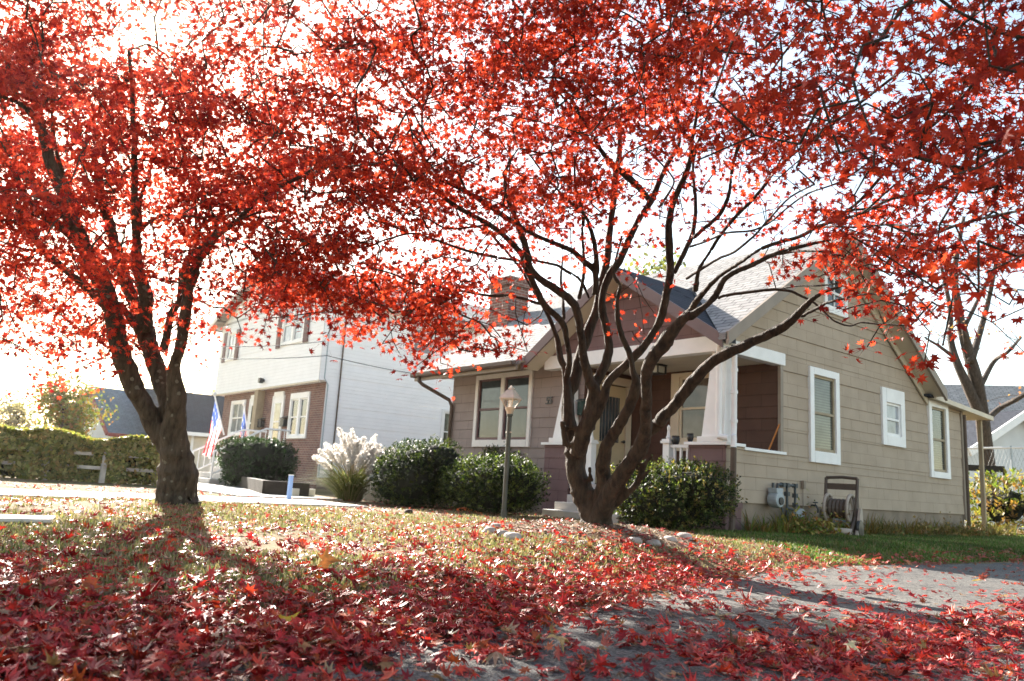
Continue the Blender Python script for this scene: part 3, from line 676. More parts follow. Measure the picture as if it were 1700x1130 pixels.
g = G(); g.hexa([(mb0[0]-.11, YW-.16, mb0[2]+.122), (mb0[0]+.11, YW-.16, mb0[2]+.122), (mb0[0]+.11, YW-.03, mb0[2]+.16), (mb0[0]-.11, YW-.03, mb0[2]+.16), (mb0[0]-.11, YW-.16, mb0[2]+.135), (mb0[0]+.11, YW-.16, mb0[2]+.135), (mb0[0]+.11, YW-.03, mb0[2]+.175), (mb0[0]-.11, YW-.03, mb0[2]+.175)]); g.build('lid', MT['darkgreen'], mb)
# broom handle leaning in the porch
g = G(); p0 = onY(1272, 750, 11.64); p1 = onY(1294, 704, 11.66); p0 = p0+(p0-p1)*1.15; p0[2] = .71; g.tube([p0, p1], .014, 8)
br = g.build('broom_handle', MT['stick'], None); tag(br, 'orange wooden broom handle leaning in the porch side opening', 'broom')
# pots on the porch rail cap
for (px_, py_, hgt, rad, nm) in ((1127, 731, .13, .07, 'round dark pot standing on the porch railing'), (1160, 731, .12, .055, 'small dark jar beside the white porch column')):
    c = onY(px_, py_, YF+.22); t = thing('flower_pot', nm, 'pot', (c[0], c[1], 1.42))
    g = G(); z = 1.412 if px_ < 1145 else 1.446
    g.lathe((c[0], YF+(.14 if px_ < 1145 else .0), z), [(rad*.6, 0), (rad*.95, hgt*.4), (rad, hgt*.8), (rad*.85, hgt)], 14); g.build('pot', MT['black'], t, smooth=True)
    g = G(); g.lathe((c[0], YF+(.14 if px_ < 1145 else .0), z+hgt), [(rad*.95, 0), (rad*.95, .015), (rad*.7, .016)], 14); g.build('rim', MT['darkstone'], t)

# ------------------------------------------------------------------ things along the side wall
gz = lambda x, y: float(ground(x, y))
# gas meter
gm = thing('gas_meter', 'grey gas meter with dark pipes on the shingled side wall', 'gas meter', (XS+.2, 11.6, .1))
gy = float(onX(1275, 825, XS)[1])
g = G(); g.lathe((XS+.14, gy, .62), [(.05, -.09), (.12, -.085), (.13, -.05), (.13, .05), (.12, .085), (.05, .09)], 20, 0); g.box(XS+.06, XS+.22, gy-.09, gy+.09, .72, .80); g.build('meter_body', MT['meter'], gm, bevel=.008)
g = G(); g.lathe((XS+.23, gy, .60), [(.06, 0), (.06, .02), (.02, .021)], 14, 0); g.build('dial', MT['black'], gm)
g = G(); x = XS+.13
for pts in ([(x, gy+.06, .80), (x, gy+.06, .86), (x, gy+.22, .86), (x, gy+.34, .86), (x, gy+.58, .86)], [(x, gy+.58, .86), (x, gy+.58, .62), (x, gy+.56, .42)], [(x, gy+.34, .88), (x, gy+.34, .5), (x, gy+.34, .12)], [(x, gy-.06, .80), (x, gy-.06, .88)], [(x, gy+.2, .5), (x, gy+.2, .15)], [(x, gy+.34, .5), (x, gy+.62, .45)]): g.tube(pts, .022, 8)
for c in ((x, gy+.22, .86), (x, gy+.34, .86), (x, gy+.34, .72), (x, gy+.58, .86), (x, gy+.58, .7), (x, gy+.58, .55)): g.box(c[0]-.034, c[0]+.034, c[1]-.034, c[1]+.034, c[2]-.034, c[2]+.034)
g.build('pipes', MT['pipe'], gm)
g = G(); g.lathe((x, gy+.72, .42), [(.03, -.06), (.075, -.05), (.08, 0), (.075, .05), (.03, .06)], 14, 0); g.box(x-.07, x+.07, gy+.5, gy+.68, .36, .48); g.build('regulator', MT['meter'], gm)
# tap
ty = float(onX(1346, 836, XS)[1])
tp = thing('garden_tap', 'small dark garden tap on the foundation beside the hose reel', 'tap', (XS+.03, ty, .5))
g = G(); g.tube([(XS-.01, ty, .56), (XS+.10, ty, .56), (XS+.13, ty, .50), (XS+.13, ty, .44)], .016, 8); g.build('spout', MT['pipe'], tp)
g = G(); g.lathe((XS+.085, ty, .60), [(.04, 0), (.045, .01), (.04, .02)], 12); g.tube([(XS+.085, ty, .56), (XS+.085, ty, .6)], .008, 6); g.build('handle', MT['pipe'], tp)
# cable box
vy = float(onX(1330, 806, XS)[1])
vb = thing('cable_box', 'narrow taupe cable box on the side wall above the gas pipes', 'utility box', (XS+.03, vy, .85))
g = G(); g.box(XS+.02, XS+.075, vy-.03, vy+.03, .82, .96); g.build('case', MT['fascia'], vb, bevel=.005)
g = G(); g.tube([(XS+.04, vy-.01, .82), (XS+.04, vy-.01, .45)], .008, 6); g.build('cable', MT['fascia'], vb)
# hose reel cart
hr0 = np.array([XS+.60, 12.45, gz(XS+.60, 12.45)])
hr = thing('hose_reel_cart', 'beige and brown hose reel cart standing on the grass by the side wall', 'hose reel', hr0)
hx, hy, hz = hr0
g = G()
for y in (hy-.25, hy+.25):
    g.tube([(hx+.30, y, hz+.06), (hx+.02, y, hz+.30), (hx-.06, y, hz+.52), (hx-.12, y, hz+.93)], .028, 8)
    g.tube([(hx+.26, y, hz+.05), (hx-.22, y, hz+.05), (hx-.07, y, hz+.5)], .024, 8)
for y in (hy-.25, hy+.25): g.prism([(hx+.10, y-.015, hz+.06), (hx-.20, y-.015, hz+.06), (hx-.12, y-.015, hz+.62), (hx-.03, y-.015, hz+.62)], (0, .03, 0))
g.build('side_frame', MT['beige_dark'], hr)
g = G(); g.tube([(hx-.12, hy-.25, hz+.93), (hx-.13, hy, hz+.945), (hx-.12, hy+.25, hz+.93)], .026, 8); g.box(hx-.115, hx-.085, hy-.24, hy+.24, hz+.74, hz+.84); g.build('handle', MT['beige_dark'], hr)
for yy_, nm_ in ((hy-.19, 'near'), (hy+.17, 'far')):
    g = G(); cc_ = np.array([hx-.03, yy_, hz+.43])
    ring = [cc_+np.array([math.cos(a_)*.225, 0, math.sin(a_)*.225]) for a_ in np.linspace(0, 2*math.pi, 33)]
    g.tube(ring, .026, 8, False)
    for a_ in np.arange(0, 6.2, math.pi/3): g.bar(cc_, cc_+np.array([math.cos(a_)*.22, 0, math.sin(a_)*.22]), .014, .075, (0, 1, 0))
    g.lathe(cc_, [(.11, -.012), (.115, 0), (.11, .012)], 18, 1); g.build('reel_flange', MT['beige'], hr)
g = G(); g.lathe((hx-.03, hy-.165, hz+.43), [(.15, 0), (.165, .03), (.15, .06), (.165, .09), (.15, .12), (.165, .15), (.15, .18), (.165, .21), (.15, .24), (.165, .27), (.15, .30), (.15, .32)], 18, 1); g.build('drum', MT['beige_dark'], hr)
g = G(); g.tube([(hx+.30, hy-.36, hz+.08), (hx+.30, hy+.27, hz+.08)], .055, 10); g.build('foot_bar', MT['beige'], hr, smooth=True)
g = G()
g.lathe((hx+.05, hy+.29, hz+.14), [(.02, 0), (.13, .01), (.14, .03), (.13, .06), (.02, .07)], 18, 1)
g.build('wheel', MT['black'], hr)
g = G(); g.prism([(hx+.22, hy+.30, hz+.02), (hx-.1, hy+.30, hz+.02), (hx-.06, hy+.30, hz+.44), (hx+.02, hy+.30, hz+.46)], (0, .04, 0)); g.build('wheel_guard', MT['beige'], hr)

hr.rotation_euler = (0, 0, R(-80))
# ------------------------------------------------------------------ lamp post
lp = ghit(836, 861); hL = 2.0
dl = float(np.dot(lp-EYEV, FWD)); topz = at(850, 640, dl)
lamp = thing('lamp_post', 'dark garden lamp post with a pale lantern head on the lawn before the shrubs', 'lamp post', lp)
ax = np.array([lp[0], lp[1], 0]); zt = topz[2]; H_ = zt-lp[2]
g = G(); g.lathe(ax, [(.045, lp[2]-.05), (.045, lp[2]+.12), (.037, lp[2]+.14), (.036, lp[2]+H_*.78), (.048, lp[2]+H_*.785), (.048, lp[2]+H_*.80)], 14); g.build('post', MT['post'], lamp)
g = G(); z1 = lp[2]+H_*.80
g.lathe(ax, [(.045, z1), (.05, z1+.02), (.075, z1+.08), (.08, z1+.10)], 14)
z2 = z1+.10; z3 = lp[2]+H_*.915
for a in range(4):
    q = R(45+90*a+20); c0 = np.array([math.cos(q)*.075, math.sin(q)*.075, z2])+ax; c1 = np.array([math.cos(q)*.155, math.sin(q)*.155, z3])+ax
    g.tube([c0, c1], .009, 6)
head = g.build('lamp_frame', MT['copper'], lamp)
g = G()
def sq(r, z): return [tuple(np.array([math.cos(R(65+90*a))*r, math.sin(R(65+90*a))*r, z])+ax) for a in range(4)]
for (ra, za, rb, zb) in ((.185, z3, .18, z3+.02), (.18, z3+.02, .065, z3+.145), (.045, z3+.145, .04, z3+.165), (.06, z3+.165, .03, z3+.185)): g.hexa(sq(ra, za)+sq(rb, zb))
g.lathe(ax+[0, 0, z3+.185], [(.015, 0), (.022, .012), (.005, .03)], 10)
g.build('lamp_roof', MT['copper'], lamp)
g = G(); g.lathe(ax, [(.018, z2), (.018, z3-.04), (.03, z3-.03), (.03, z3-.01)], 10); g.build('candle_tube', MT['white'], lamp)
g = G()
for r0, r1 in ((.068, .145),):
    g.hexa(sq(r0, z2+.005)+sq(r1, z3-.005))
mgl, t_, n_, p_, L_ = newmat('lantern glass'); p_.inputs['Base Color'].default_value = (.9, .9, .88, 1); p_.inputs['Roughness'].default_value = .05
trn = n_.new('ShaderNodeBsdfTransparent'); mxs = n_.new('ShaderNodeMixShader'); mxs.inputs[0].default_value = .88
L_.new(p_.outputs[0], mxs.inputs[1]); L_.new(trn.outputs[0], mxs.inputs[2]); L_.new(mxs.outputs[0], n_['Material Output'].inputs[0])
g.build('lamp_glass', mgl, lamp)
g = G(); g.tube([ax+[-.06, 0, z1-.28], ax+[.06, 0, z1-.28]], .012, 6); g.build('ladder_rest', MT['copper'], lamp)

# ------------------------------------------------------------------ white house
WX, WY, WL = -23.28, 11.16, -32.6
wh = thing('white_house', 'two storey white sided house with a red brick ground floor front', 'house', (-28, 15, .1))
EXPO_OLD = EXPO
g = G()
def flat_wall(g, P, U, u0, u1, z0, z1, holes=()):
    us = sorted({u0, u1, *[h[0] for h in holes], *[h[1] for h in holes]}); zs = sorted({z0, z1, *[h[2] for h in holes], *[h[3] for h in holes]})
    P = np.array(P, float); U = np.array(U, float)
    for a, b in zip(us[:-1], us[1:]):
        for c, d in zip(zs[:-1], zs[1:]):
            m = ((a+b)/2, (c+d)/2)
            if any(h[0] < m[0] < h[1] and h[2] < m[1] < h[3] for h in holes): continue
            g.quad(P+U*a+[0, 0, c], P+U*b+[0, 0, c], P+U*b+[0, 0, d], P+U*a+[0, 0, d], uv=[(a, c), (b, c), (b, d), (a, d)])
# side wall with real lap courses
EXPO = .12
g = G(); siding(g, (WX, 0, 0), (0, 1, 0), (1, 0, 0), .45, 6.45, lambda z: (WY, 21.0), [(14.2, 15.2, 4.85, 5.9), (15.72, 16.6, 1.5, 3.1)], z0=.45)
g.build('side_wall', MT['siding_white'], wh)
g = G(); WFY = WY-.28
siding(g, (0, WFY, 0), (1, 0, 0), (0, -1, 0), 3.53, 6.46, lambda z: (WL-.45, WX+.02), [(-32.15, -31.2, 4.85, 6.05), (-26.6, -24.75, 4.93, 6.4)], z0=3.53)
siding(g, (WX+.02, 0, 0), (0, 1, 0), (1, 0, 0), 3.53, 6.45, lambda z: (WFY, WY), z0=3.53)
g.quad((WL-.45, WFY, 3.53), (WL-.45, WY, 3.53), (WX+.02, WY, 3.53), (WX+.02, WFY, 3.53)); g.box(WL-.45, WL-.43, WFY, 21, 3.5, 6.8)
g.build('upper_front_wall', MT['siding_white'], wh)
EXPO = EXPO_OLD
g = G(); g.box(WL-.47, WX+.03, WFY-.03, WFY+.05, 3.47, 3.525); g.build('belt_board', MT['soffit'], wh)
g = G(); flat_wall(g, (0, WY, 0), (1, 0, 0), WL, WX, .1, 3.5, [(-31.6, -30.1, 1.85, 3.2), (-29.55, -28.72, .95, 3.2), (-27.32, -26.5, .95, 3.2), (-25.86, -24.35, 1.7, 3.22)])
g.quad((WL, 21, .1), (WL, WY, .1), (WL, WY, 3.5), (WL, 21, 3.5), uv=[(0, 0), (10, 0), (10, 3.4), (0, 3.4)])
g.build('brick_front_wall', MT['brick'], wh)
g = G(); g.box(WX-.5, WX+.0, WY+.02, 21, .05, .449); g.build('foundation', MT['found'], wh)
FW = ((0, WY, 0), (1, 0, 0), (0, -1, 0))
window(wh, *FW, -25.86, -24.35, 1.68, 3.24, .10, MT['white'], MT['glass'], mull=.14, head=.2)
window(wh, *FW, -31.6, -30.1, 1.83, 3.22, .10, MT['white'], MT['glass_light'], vbar=1)
UF = ((0, WFY, 0), (1, 0, 0), (0, -1, 0))
window(wh, *UF, -32.2, -31.2, 4.85, 6.05, .08, MT['white'], MT['glass_light'], vbar=1)
window(wh, *UF, -26.62, -24.75, 4.93, 6.42, .10, MT['white'], MT['glass_light'], mull=.14)
for a, b, z0_, z1_ in ((-32.58, -32.24, 4.82, 6.08), (-31.16, -30.8, 4.82, 6.08), (-27.0, -26.65, 4.88, 6.44), (-24.72, -24.36, 4.88, 6.44)):
    g = G(); g.box(a, b, WFY-.06, WFY-.028, z0_, z1_)
    for k in range(12): zz = z0_+.06+k*(z1_-z0_-.1)/12; g.box(a+.04, b-.04, WFY-.072, WFY-.06, zz, zz+.05)
    g.build('shutter', MT['shutter'], wh)
window(wh, (WX, 0, 0), (0, 1, 0), (1, 0, 0), 14.22, 15.2, 4.85, 5.9, .08, MT['white'], MT['glass_light'])
window(wh, (WX, 0, 0), (0, 1, 0), (1, 0, 0), 15.72, 16.6, 1.5, 3.1, .10, MT['white'], MT['glass_blind'])
for a, b in ((-29.55, -28.72), (-27.32, -26.5)):
    g = G(); g.box(a, b, WY-.03, WY+.02, .95, 3.2); dd = g.build('storm_door', MT['white'], wh)
    g = G(); g.box(a+.18, b-.14, WY-.037, WY-.03, 1.65, 2.95); gg = g.build('door_glass', MT['glass_blind'], dd)
    g = G(); g.box(a+.18, b-.14, WY-.045, WY-.037, 2.26, 2.31); g.build('bar', MT['white'], gg)
    g = G(); g.box(a-.09, a, WY-.05, WY+.0, .9, 3.22); g.box(b, b+.09, WY-.05, WY, .9, 3.22); g.box(a, b, WY-.052, WY, 3.2, 3.36); g.build('door_frame', MT['white'], dd)
g = G(); g.box(-28.62, -28.30, WFY, WY-.0, .5, 3.47); g.build('party_post', MT['tan'], wh)
g = G(); g.box(-29.9, -26.2, WY-1.5, WY-.06, .1, .92); g.build('stoop', MT['concrete'], wh, bevel=.01)
g = G(); WC = (WL-.45+WX)/2; WE0, WE1 = WL-1.0, WX+.5; WRZ = 8.5; WEZ = 6.36; WF_, WB_ = WFY-.45, 21.5
slab(g, (WE1, WF_, WEZ), (WE1, WB_, WEZ), (WC, WB_, WRZ), (WC, WF_, WRZ), .12); slab(g, (WE0, WB_, WEZ), (WE0, WF_, WEZ), (WC, WF_, WRZ), (WC, WB_, WRZ), .12)
wr = g.build('roof', MT['roof'], wh)
g = G(); ks_ = (WRZ-WEZ)/(WE1-WC)
g.prism([(WL-.45, WFY-.012, WEZ+.1), (WX+.02, WFY-.012, WEZ+.1), (WX+.02, WFY-.012, WRZ-ks_*(WX+.02-WC)-.13), (WC, WFY-.012, WRZ-.13), (WL-.45, WFY-.012, WRZ-ks_*(WX+.02-WC)-.13)], (0, .03, 0)); g.build('gable_wall', MT['siding_white'], wh)
g = G(); g.box(WX+.02, WE1-.03, WFY, WB_, WEZ-.16, WEZ-.125)
for s_ in (-1, 1):
    xe = WE1 if s_ > 0 else WE0
    q = [(xe, WF_-.02, WEZ-.2), (WC, WF_-.02, WRZ-.2), (WC, WF_-.02, WRZ+.02), (xe, WF_-.02, WEZ+.02)]; g.prism(q if s_ > 0 else q[::-1], (0, .03, 0))
g.build('fascia', MT['offwhite'], wr)
g = G(); g.tube([(WX+.05, WY+.45, 6.3), (WX+.05, WY+.45, .3)], .026, 8); g.build('drain_pipe', MT['gutter'], wh)
g = G(); g.tube([(WX+.04, WY-.1, 5.6), (WX+.04, WY-.1, 3.6), (WX+.03, WY+.05, 3.4), (WX+.03, WY+.05, .5)], .02, 6); g.build('service_conduit', MT['meter'], wh)
wl = thing('wall_lamp', 'small black lamp under the white upper storey of the brick fronted house', 'lamp', (-27.79, WFY-.1, 3.8))
g = G(); g.lathe((-27.79, WFY-.04, 3.78), [(.06, -.04), (.06, .03)], 10, 1); g.build('mount', MT['black'], wl)
g = G(); g.box(-27.86, -27.70, WFY-.22, WFY-.08, 3.68, 3.86); g.build('lamp_shade', MT['black'], wl)
for x, lab in ((-28.15, 'black letter box beside the left storm door of the brick house'), (-26.15, 'black letter box between the door and the double window of the brick house')):
    m_ = thing('letter_box', lab, 'letter box', (x, WY-.1, 2.2))
    g = G(); g.box(x-.17, x+.17, WY-.16, WY-.01, 2.1, 2.36); g.build('box', MT['black'], m_, bevel=.02)
    g = G(); g.prism([(x-.19, WY-.19, 2.36), (x+.19, WY-.19, 2.36), (x+.19, WY-.01, 2.44), (x-.19, WY-.01, 2.44)], (0, 0, .02)); g.build('lid', MT['black'], m_)
# front steps and railing of the white house
s0 = at(345, 792, 22.0); sx, sy = s0[0], s0[1]
st = thing('front_steps', 'pale concrete steps leading up to the brick fronted white house', 'steps', (sx, sy, .1))
g = G()
for k in range(5): g.box(sx-1.15, sx+.75, sy-.2+.3*k, sy+1.6, .1+.16*k+.001, .1+.16*(k+1))
g.build('stair', MT['concrete'], st, bevel=.012)
rl = thing('step_railing', 'white metal handrail with balusters on the concrete front steps', 'railing', (sx, sy, .1))
for xx in (sx-1.1, sx+.7):
    g = G(); a = np.array([xx, sy-.15, 1.0]); b = np.array([xx, sy+1.25, 1.75]); c = np.array([xx, sy+2.0, 1.75])
    g.tube([a, b, c], .028, 8); g.tube([a-[0, 0, .62], b-[0, 0, .62], c-[0, 0, .62]], .02, 8); g.tube([a+[0, 0, .02], a-[0, 0, .9]], .028, 8)
    for k in range(1, 12):
        q = a+(b-a)*k/8 if k <= 8 else b+(c-b)*(k-8)/4
        g.tube([q, q-[0, 0, .62 if k % 4 else .95]], .013, 6)
    g.build('handrail', MT['white'], rl)
# planter edging and blue stake
pl = thing('planter_edging', 'dark timber edging round the shrub bed beside the brick wall', 'planter', (-19, 8.5, .1))
pA = ghit(392, 806); pB = ghit(440, 822); pC = ghit(512, 826)
def bed(a, b): 
    g = G(); g.bar((a[0], a[1], .22), (b[0], b[1], .22), .14, .34); return g
for a, b in ((pA, pB), (pB, pC)): bed(a, b).build('timber', MT['timber'], pl, bevel=.01)
sp = ghit(479, 831); dS = float(np.dot(sp-EYEV, FWD)); tS = at(481, 789, dS)
bs = thing('blue_stake', 'pale blue painted stake standing at the lawn edge near the plume grass', 'stake', sp)
g = G(); g.box(sp[0]-.034, sp[0]+.034, sp[1]-.034, sp[1]+.034, sp[2]-.1, tS[2]); g.build('shaft', MT['blue'], bs, bevel=.006)
g = G(); g.box(sp[0]-.038, sp[0]+.038, sp[1]-.038, sp[1]+.038, tS[2], tS[2]+.015); g.build('cap', MT['white'], bs)
a = ghit(475, 826); b = ghit(515, 827)
g = G(); g.bar((a[0]-.5, a[1]+.3, .2), (b[0]-.5, b[1]+.3, .2), .1, .14); g.bar((a[0]-.5, a[1]+.3, .1), (b[0]-.5, b[1]+.3, .1), .16, .06)
cb = g.build('parking_kerb', MT['white'], None, bevel=.01); tag(cb, 'low white kerb bar behind the blue stake', 'kerb')

# flags
def flag(px, py_top, px_b, d, label, pole_from):
    top = at(px, py_top, d); root = at(*pole_from, d)
    t = thing('flag', label, 'flag', root)
    g = G(); g.tube([root, top], .022, 8); pole = g.build('pole', MT['white'], t)
    g = G(); g.lathe(top, [(.03, -.03), (.06, 0), (.05, .05), (.01, .08)], 10); g.build('finial', MT['offwhite'], pole)
    # hanging cloth, draped in folds
    n, m = 26, 26; V = []; C = []
    Hh = 1.75*d/25; Wd = 1.05*d/25
    pole_dir = (root-top)/np.linalg.norm(root-top)
    for j in range(m+1):
        vv = j/m
        for i in range(n+1):
            u = i/n
            s = .55+.45*vv
            fold = math.sin(u*9+vv*2)*.09+math.sin(u*4-vv*3)*.05
            p = top + pole_dir*(.12+u*.55*Hh*(1-.3*vv)) + np.array([-.15*vv*u-.30*vv, fold*vv, -vv*Hh*(.98-.25*u)])
            V.append(p)
            stripe = int(u*13) % 2
            col = (.62, .04, .05) if stripe == 0 else (.82, .80, .80)
            if vv < .42 and u < .54: col = (.05, .09, .28)
            if vv < .42 and u < .54 and (i % 4 == 1 and j % 4 == 1): col = (.8, .8, .8)
            C.append(col)
    F = [(j*(n+1)+i, j*(n+1)+i+1, (j+1)*(n+1)+i+1, (j+1)*(n+1)+i) for j in range(m) for i in range(n)]
    np_mesh('cloth', V, F, MT['plume'], t, col=np.array(C), smooth=True)
flag(356, 655, 352, 23.0, 'flag with red and white stripes on an angled pole left of the brick wall', (372, 722))
flag(405, 672, 402, 24.2, 'striped flag hanging in front of the ground floor window of the brick wall', (412, 724))

# overhead cables
def cable(a, b, sag, r=.012):
    a = np.array(a, float); b = np.array(b, float)
    g = G(); g.tube([a+(b-a)*t-np.array([0, 0, sag*4*t*(1-t)]) for t in np.linspace(0, 1, 24)], r, 5)
    return g
for k, (A_, B_, sg, lab) in enumerate((
        (at(541, 566, 24.9), at(-120, 475, 20), .7, 'upper thin black cable crossing in front of the white upper storey'),
        (at(543, 590, 24.9), at(-140, 520, 20), .5, 'lower thin black cable crossing in front of the white upper storey'),
        (at(543, 590, 24.9), at(960, 640, 22), .25, 'thin cable sagging across the white side wall towards the bungalow'),
        (at(572, 524, 24.7), at(905, 585, 17), .2, 'service cable from the white house gable down to the bungalow roof'))):
    tag(cable(A_, B_, sg).build('overhead_cable', MT['wire'], None), lab, 'cable')

# ------------------------------------------------------------------ far left: fence, hedge, houses, trees
HA, HB = at(-90, 793, 16.2), at(268, 795, 17.6)
def foliage(n, pos_fn, size, cols, rng, aspect=.5, up=.3):
    "many leaf quads; pos_fn(n)->(n,3) points and (n,3) outward normals"
    P, N = pos_fn(n)
    N = N + rng.normal(0, .75, (n, 3)) + np.array([0, 0, up]); N /= np.linalg.norm(N, axis=1)[:, None]
    T = np.cross(N, rng.normal(0, 1, (n, 3))); T /= np.linalg.norm(T, axis=1)[:, None]+1e-9
    B = np.cross(N, T)
    s = size*rng.uniform(.6, 1.35, n)[:, None]
    q = np.stack([P-T*s, P+B*s*aspect, P+T*s, P-B*s*aspect], 1).reshape(-1, 3)
    f = np.arange(4*n).reshape(n, 4)
    c = np.array(cols)[rng.integers(0, len(cols), n)]*rng.uniform(.65, 1.35, (n, 1))
    return q, f, np.repeat(c, 4, 0)
def lump(rng, n, k=3.0):
    "smooth random scalar field on direction vectors"
    ks = rng.normal(0, k, (n, 3)); ph = rng.uniform(0, 6.28, n); am = rng.uniform(.5, 1, n)
    return lambda P: sum(a*np.sin(P@q+p) for a, q, p in zip(am, ks, ph))/n
def shrub(name, c, r, n, size, cols, label, cat='shrub', seed=1, box=2.3, group=None, rough=.12, shell=.4, aspect=.42, core=.80, lobes=6, shoot=.13):
    "lumpy shrub: several overlapping rounded masses covered in short leafy shoots"
    rng = np.random.default_rng(seed); c = np.array(c, float); r = np.array(r, float); lf = lump(rng, 7, 4.0); l2 = lump(rng, 9, 11.0)
    t = thing(name, label, cat, (c[0], c[1], c[2]-r[2]), group)
    LB = [(c-[0, 0, r[2]*.08], r*[.86, .86, .88])]
    for k in range(lobes):
        a = 2*math.pi*(k+rng.uniform(0, .7))/lobes; z = rng.uniform(-.45, .42); f = rng.uniform(.42, .6)
        LB.append((c+r*np.array([math.cos(a)*.52, math.sin(a)*.52, z]), r*f*np.array([1, 1, 1.0])+[0, 0, r[2]*.06]))
    def surf(D, k=1.0):
        q = (np.abs(D)**box).sum(1)**(-1/box)
        return D*q[:, None]*(1+rough*lf(D*2+k)+rough*.8*l2(D+k))[:, None]
    wts = np.array([b[1][0]*b[1][2] for b in LB]); wts /= wts.sum()
    m = max(20, n//9); li = rng.choice(len(LB), m*2, p=wts)
    D = rng.normal(0, 1, (m*2, 3)); D /= np.linalg.norm(D, axis=1)[:, None]
    CC = np.array([b[0] for b in LB])[li]; RR = np.array([b[1] for b in LB])[li]
    P0 = CC+surf(D)*(1-shell*rng.uniform(0, 1, m*2)**2.2)[:, None]*RR
    inside = np.zeros(m*2, bool)
    for k, (cc, r2) in enumerate(LB): inside |= (li != k) & ((((P0-cc)/(r2*.86))**2).sum(1) < 1)
    keep = np.where(~inside)[0][:m]; P0 = P0[keep]; D = D[keep]; m = len(P0)
    S = D*.8+rng.normal(0, .35, (m, 3))+[0, 0, .55]; S /= np.linalg.norm(S, axis=1)[:, None]
    sl_ = shoot*rng.uniform(.4, 1.3, m)
    per = 9; tt = rng.uniform(0, 1, (m, per))
    P = (P0[:, None]+S[:, None]*(tt*sl_[:, None])[..., None]+rng.normal(0, size*.35, (m, per, 3))).reshape(-1, 3)
    A = rng.normal(0, 1, (m*per, 3)); A -= np.repeat(S, per, 0)*(A*np.repeat(S, per, 0)).sum(1)[:, None]; A /= np.linalg.norm(A, axis=1)[:, None]
    T = A*.8+np.repeat(S, per, 0)*.75; T /= np.linalg.norm(T, axis=1)[:, None]
    B = np.cross(T, np.repeat(S, per, 0)); B /= np.linalg.norm(B, axis=1)[:, None]+1e-9
    z_ = (size*rng.uniform(.6, 1.3, m*per))[:, None]
    q = np.stack([P, P+T*z_+B*z_*aspect, P+T*z_*2, P+T*z_-B*z_*aspect], 1).reshape(-1, 3)
    f = np.arange(4*m*per).reshape(-1, 4); col = np.array(cols)[rng.integers(0, len(cols), m)]*rng.uniform(.7, 1.3, (m, 1))
    col = np.repeat(col, per, 0)*rng.uniform(.75, 1.25, (m*per, 1)); col = np.repeat(col, 4, 0)
    q[:, 2] = np.maximum(q[:, 2], c[2]-r[2]+.01)
    np_mesh('foliage', q, f, MT['shrub'], t, col)
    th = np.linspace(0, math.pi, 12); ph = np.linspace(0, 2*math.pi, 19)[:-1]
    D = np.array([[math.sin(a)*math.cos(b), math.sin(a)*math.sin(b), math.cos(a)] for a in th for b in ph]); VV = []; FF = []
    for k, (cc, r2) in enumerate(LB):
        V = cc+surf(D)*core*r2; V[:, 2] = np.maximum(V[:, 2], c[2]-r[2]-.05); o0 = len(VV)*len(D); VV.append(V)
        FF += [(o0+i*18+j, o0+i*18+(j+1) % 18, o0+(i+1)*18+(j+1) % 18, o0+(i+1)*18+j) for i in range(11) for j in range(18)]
    np_mesh('dark_core', np.vstack(VV), FF, MT['core'], t, smooth=True)  # solid dark core added to block the view through the leaves
    return t
GREEN = [(.035, .07, .022), (.05, .09, .03), (.075, .115, .04), (.03, .055, .02)]
OLIVE = [(.12, .13, .04), (.09, .11, .035), (.17, .16, .06), (.07, .08, .03)]
# hedge: one long clipped hedge
hd = thing('hedge', 'long clipped olive green hedge growing through the weathered rail fence at the left', 'hedge', (HA+HB)/2*[1, 1, 0]+[0, 0, .1])
rng = np.random.default_rng(11)
hv = HB-HA; hv[2] = 0; HLn = np.linalg.norm(hv); hu = hv/HLn; hn = np.array([-hu[1], hu[0], 0])
if np.dot(hn, EYEV-HA) > 0: hn = -hn
def hp(n):
    a = rng.uniform(0, HLn, n); s = rng.uniform(0, 1, n); h = rng.uniform(.02, 1.0, n)
    top = rng.uniform(0, 1, n) < .3
    dpt = np.where(top, rng.uniform(-.05, .6, n), rng.uniform(-.08, .08, n)**1)
    hh = np.where(top, 1.0, h)*(1.03+.06*np.sin(a*1.7)+.05*np.sin(a*4.1))
    dpt = dpt - .12+.16*np.sin(a*2.6+1)*np.sin(h*3+.5)+.07*np.sin(a*7+h*5)
    gap = (np.sin(a*2.1)+np.sin(a*5.3+1) > .7) & (h < .6)
    dpt = dpt + gap*rng.uniform(.1, .55, n)
    P = HA*[1, 1, 0]+hu*a[:, None]+hn*dpt[:, None]; P[:, 2] = .1+hh
    N = np.where(top[:, None], [0, 0, 1.0], -hn); return P, N
q, f, c = foliage(11000, hp, .06, [(.28, .26, .09), (.20, .21, .07), (.36, .32, .15), (.12, .13, .05), (.30, .21, .09)], rng, .55)
np_mesh('foliage', q, f, MT['shrub'], hd, c)
g = G(); a = HA+hn*.35; b = HB+hn*.35; g.bar((a[0], a[1], .55), (b[0], b[1], .55), .5, .8); g.build('dark_core', MT['core'], hd)  # solid dark bar added inside the hedge so nothing shows through
fn = thing('white_fence', 'low weathered post and rail fence along the olive hedge', 'fence', (HA+HB)/2*[1, 1, 0]+[0, 0, .1])
FA = HA-hn*.05; FB = HB-hn*.05
g = G()
for z in (.42, .72): g.bar((FA[0], FA[1], z), (FB[0], FB[1], z), .03, .075)
g.build('rail', MT['greywood'], fn)
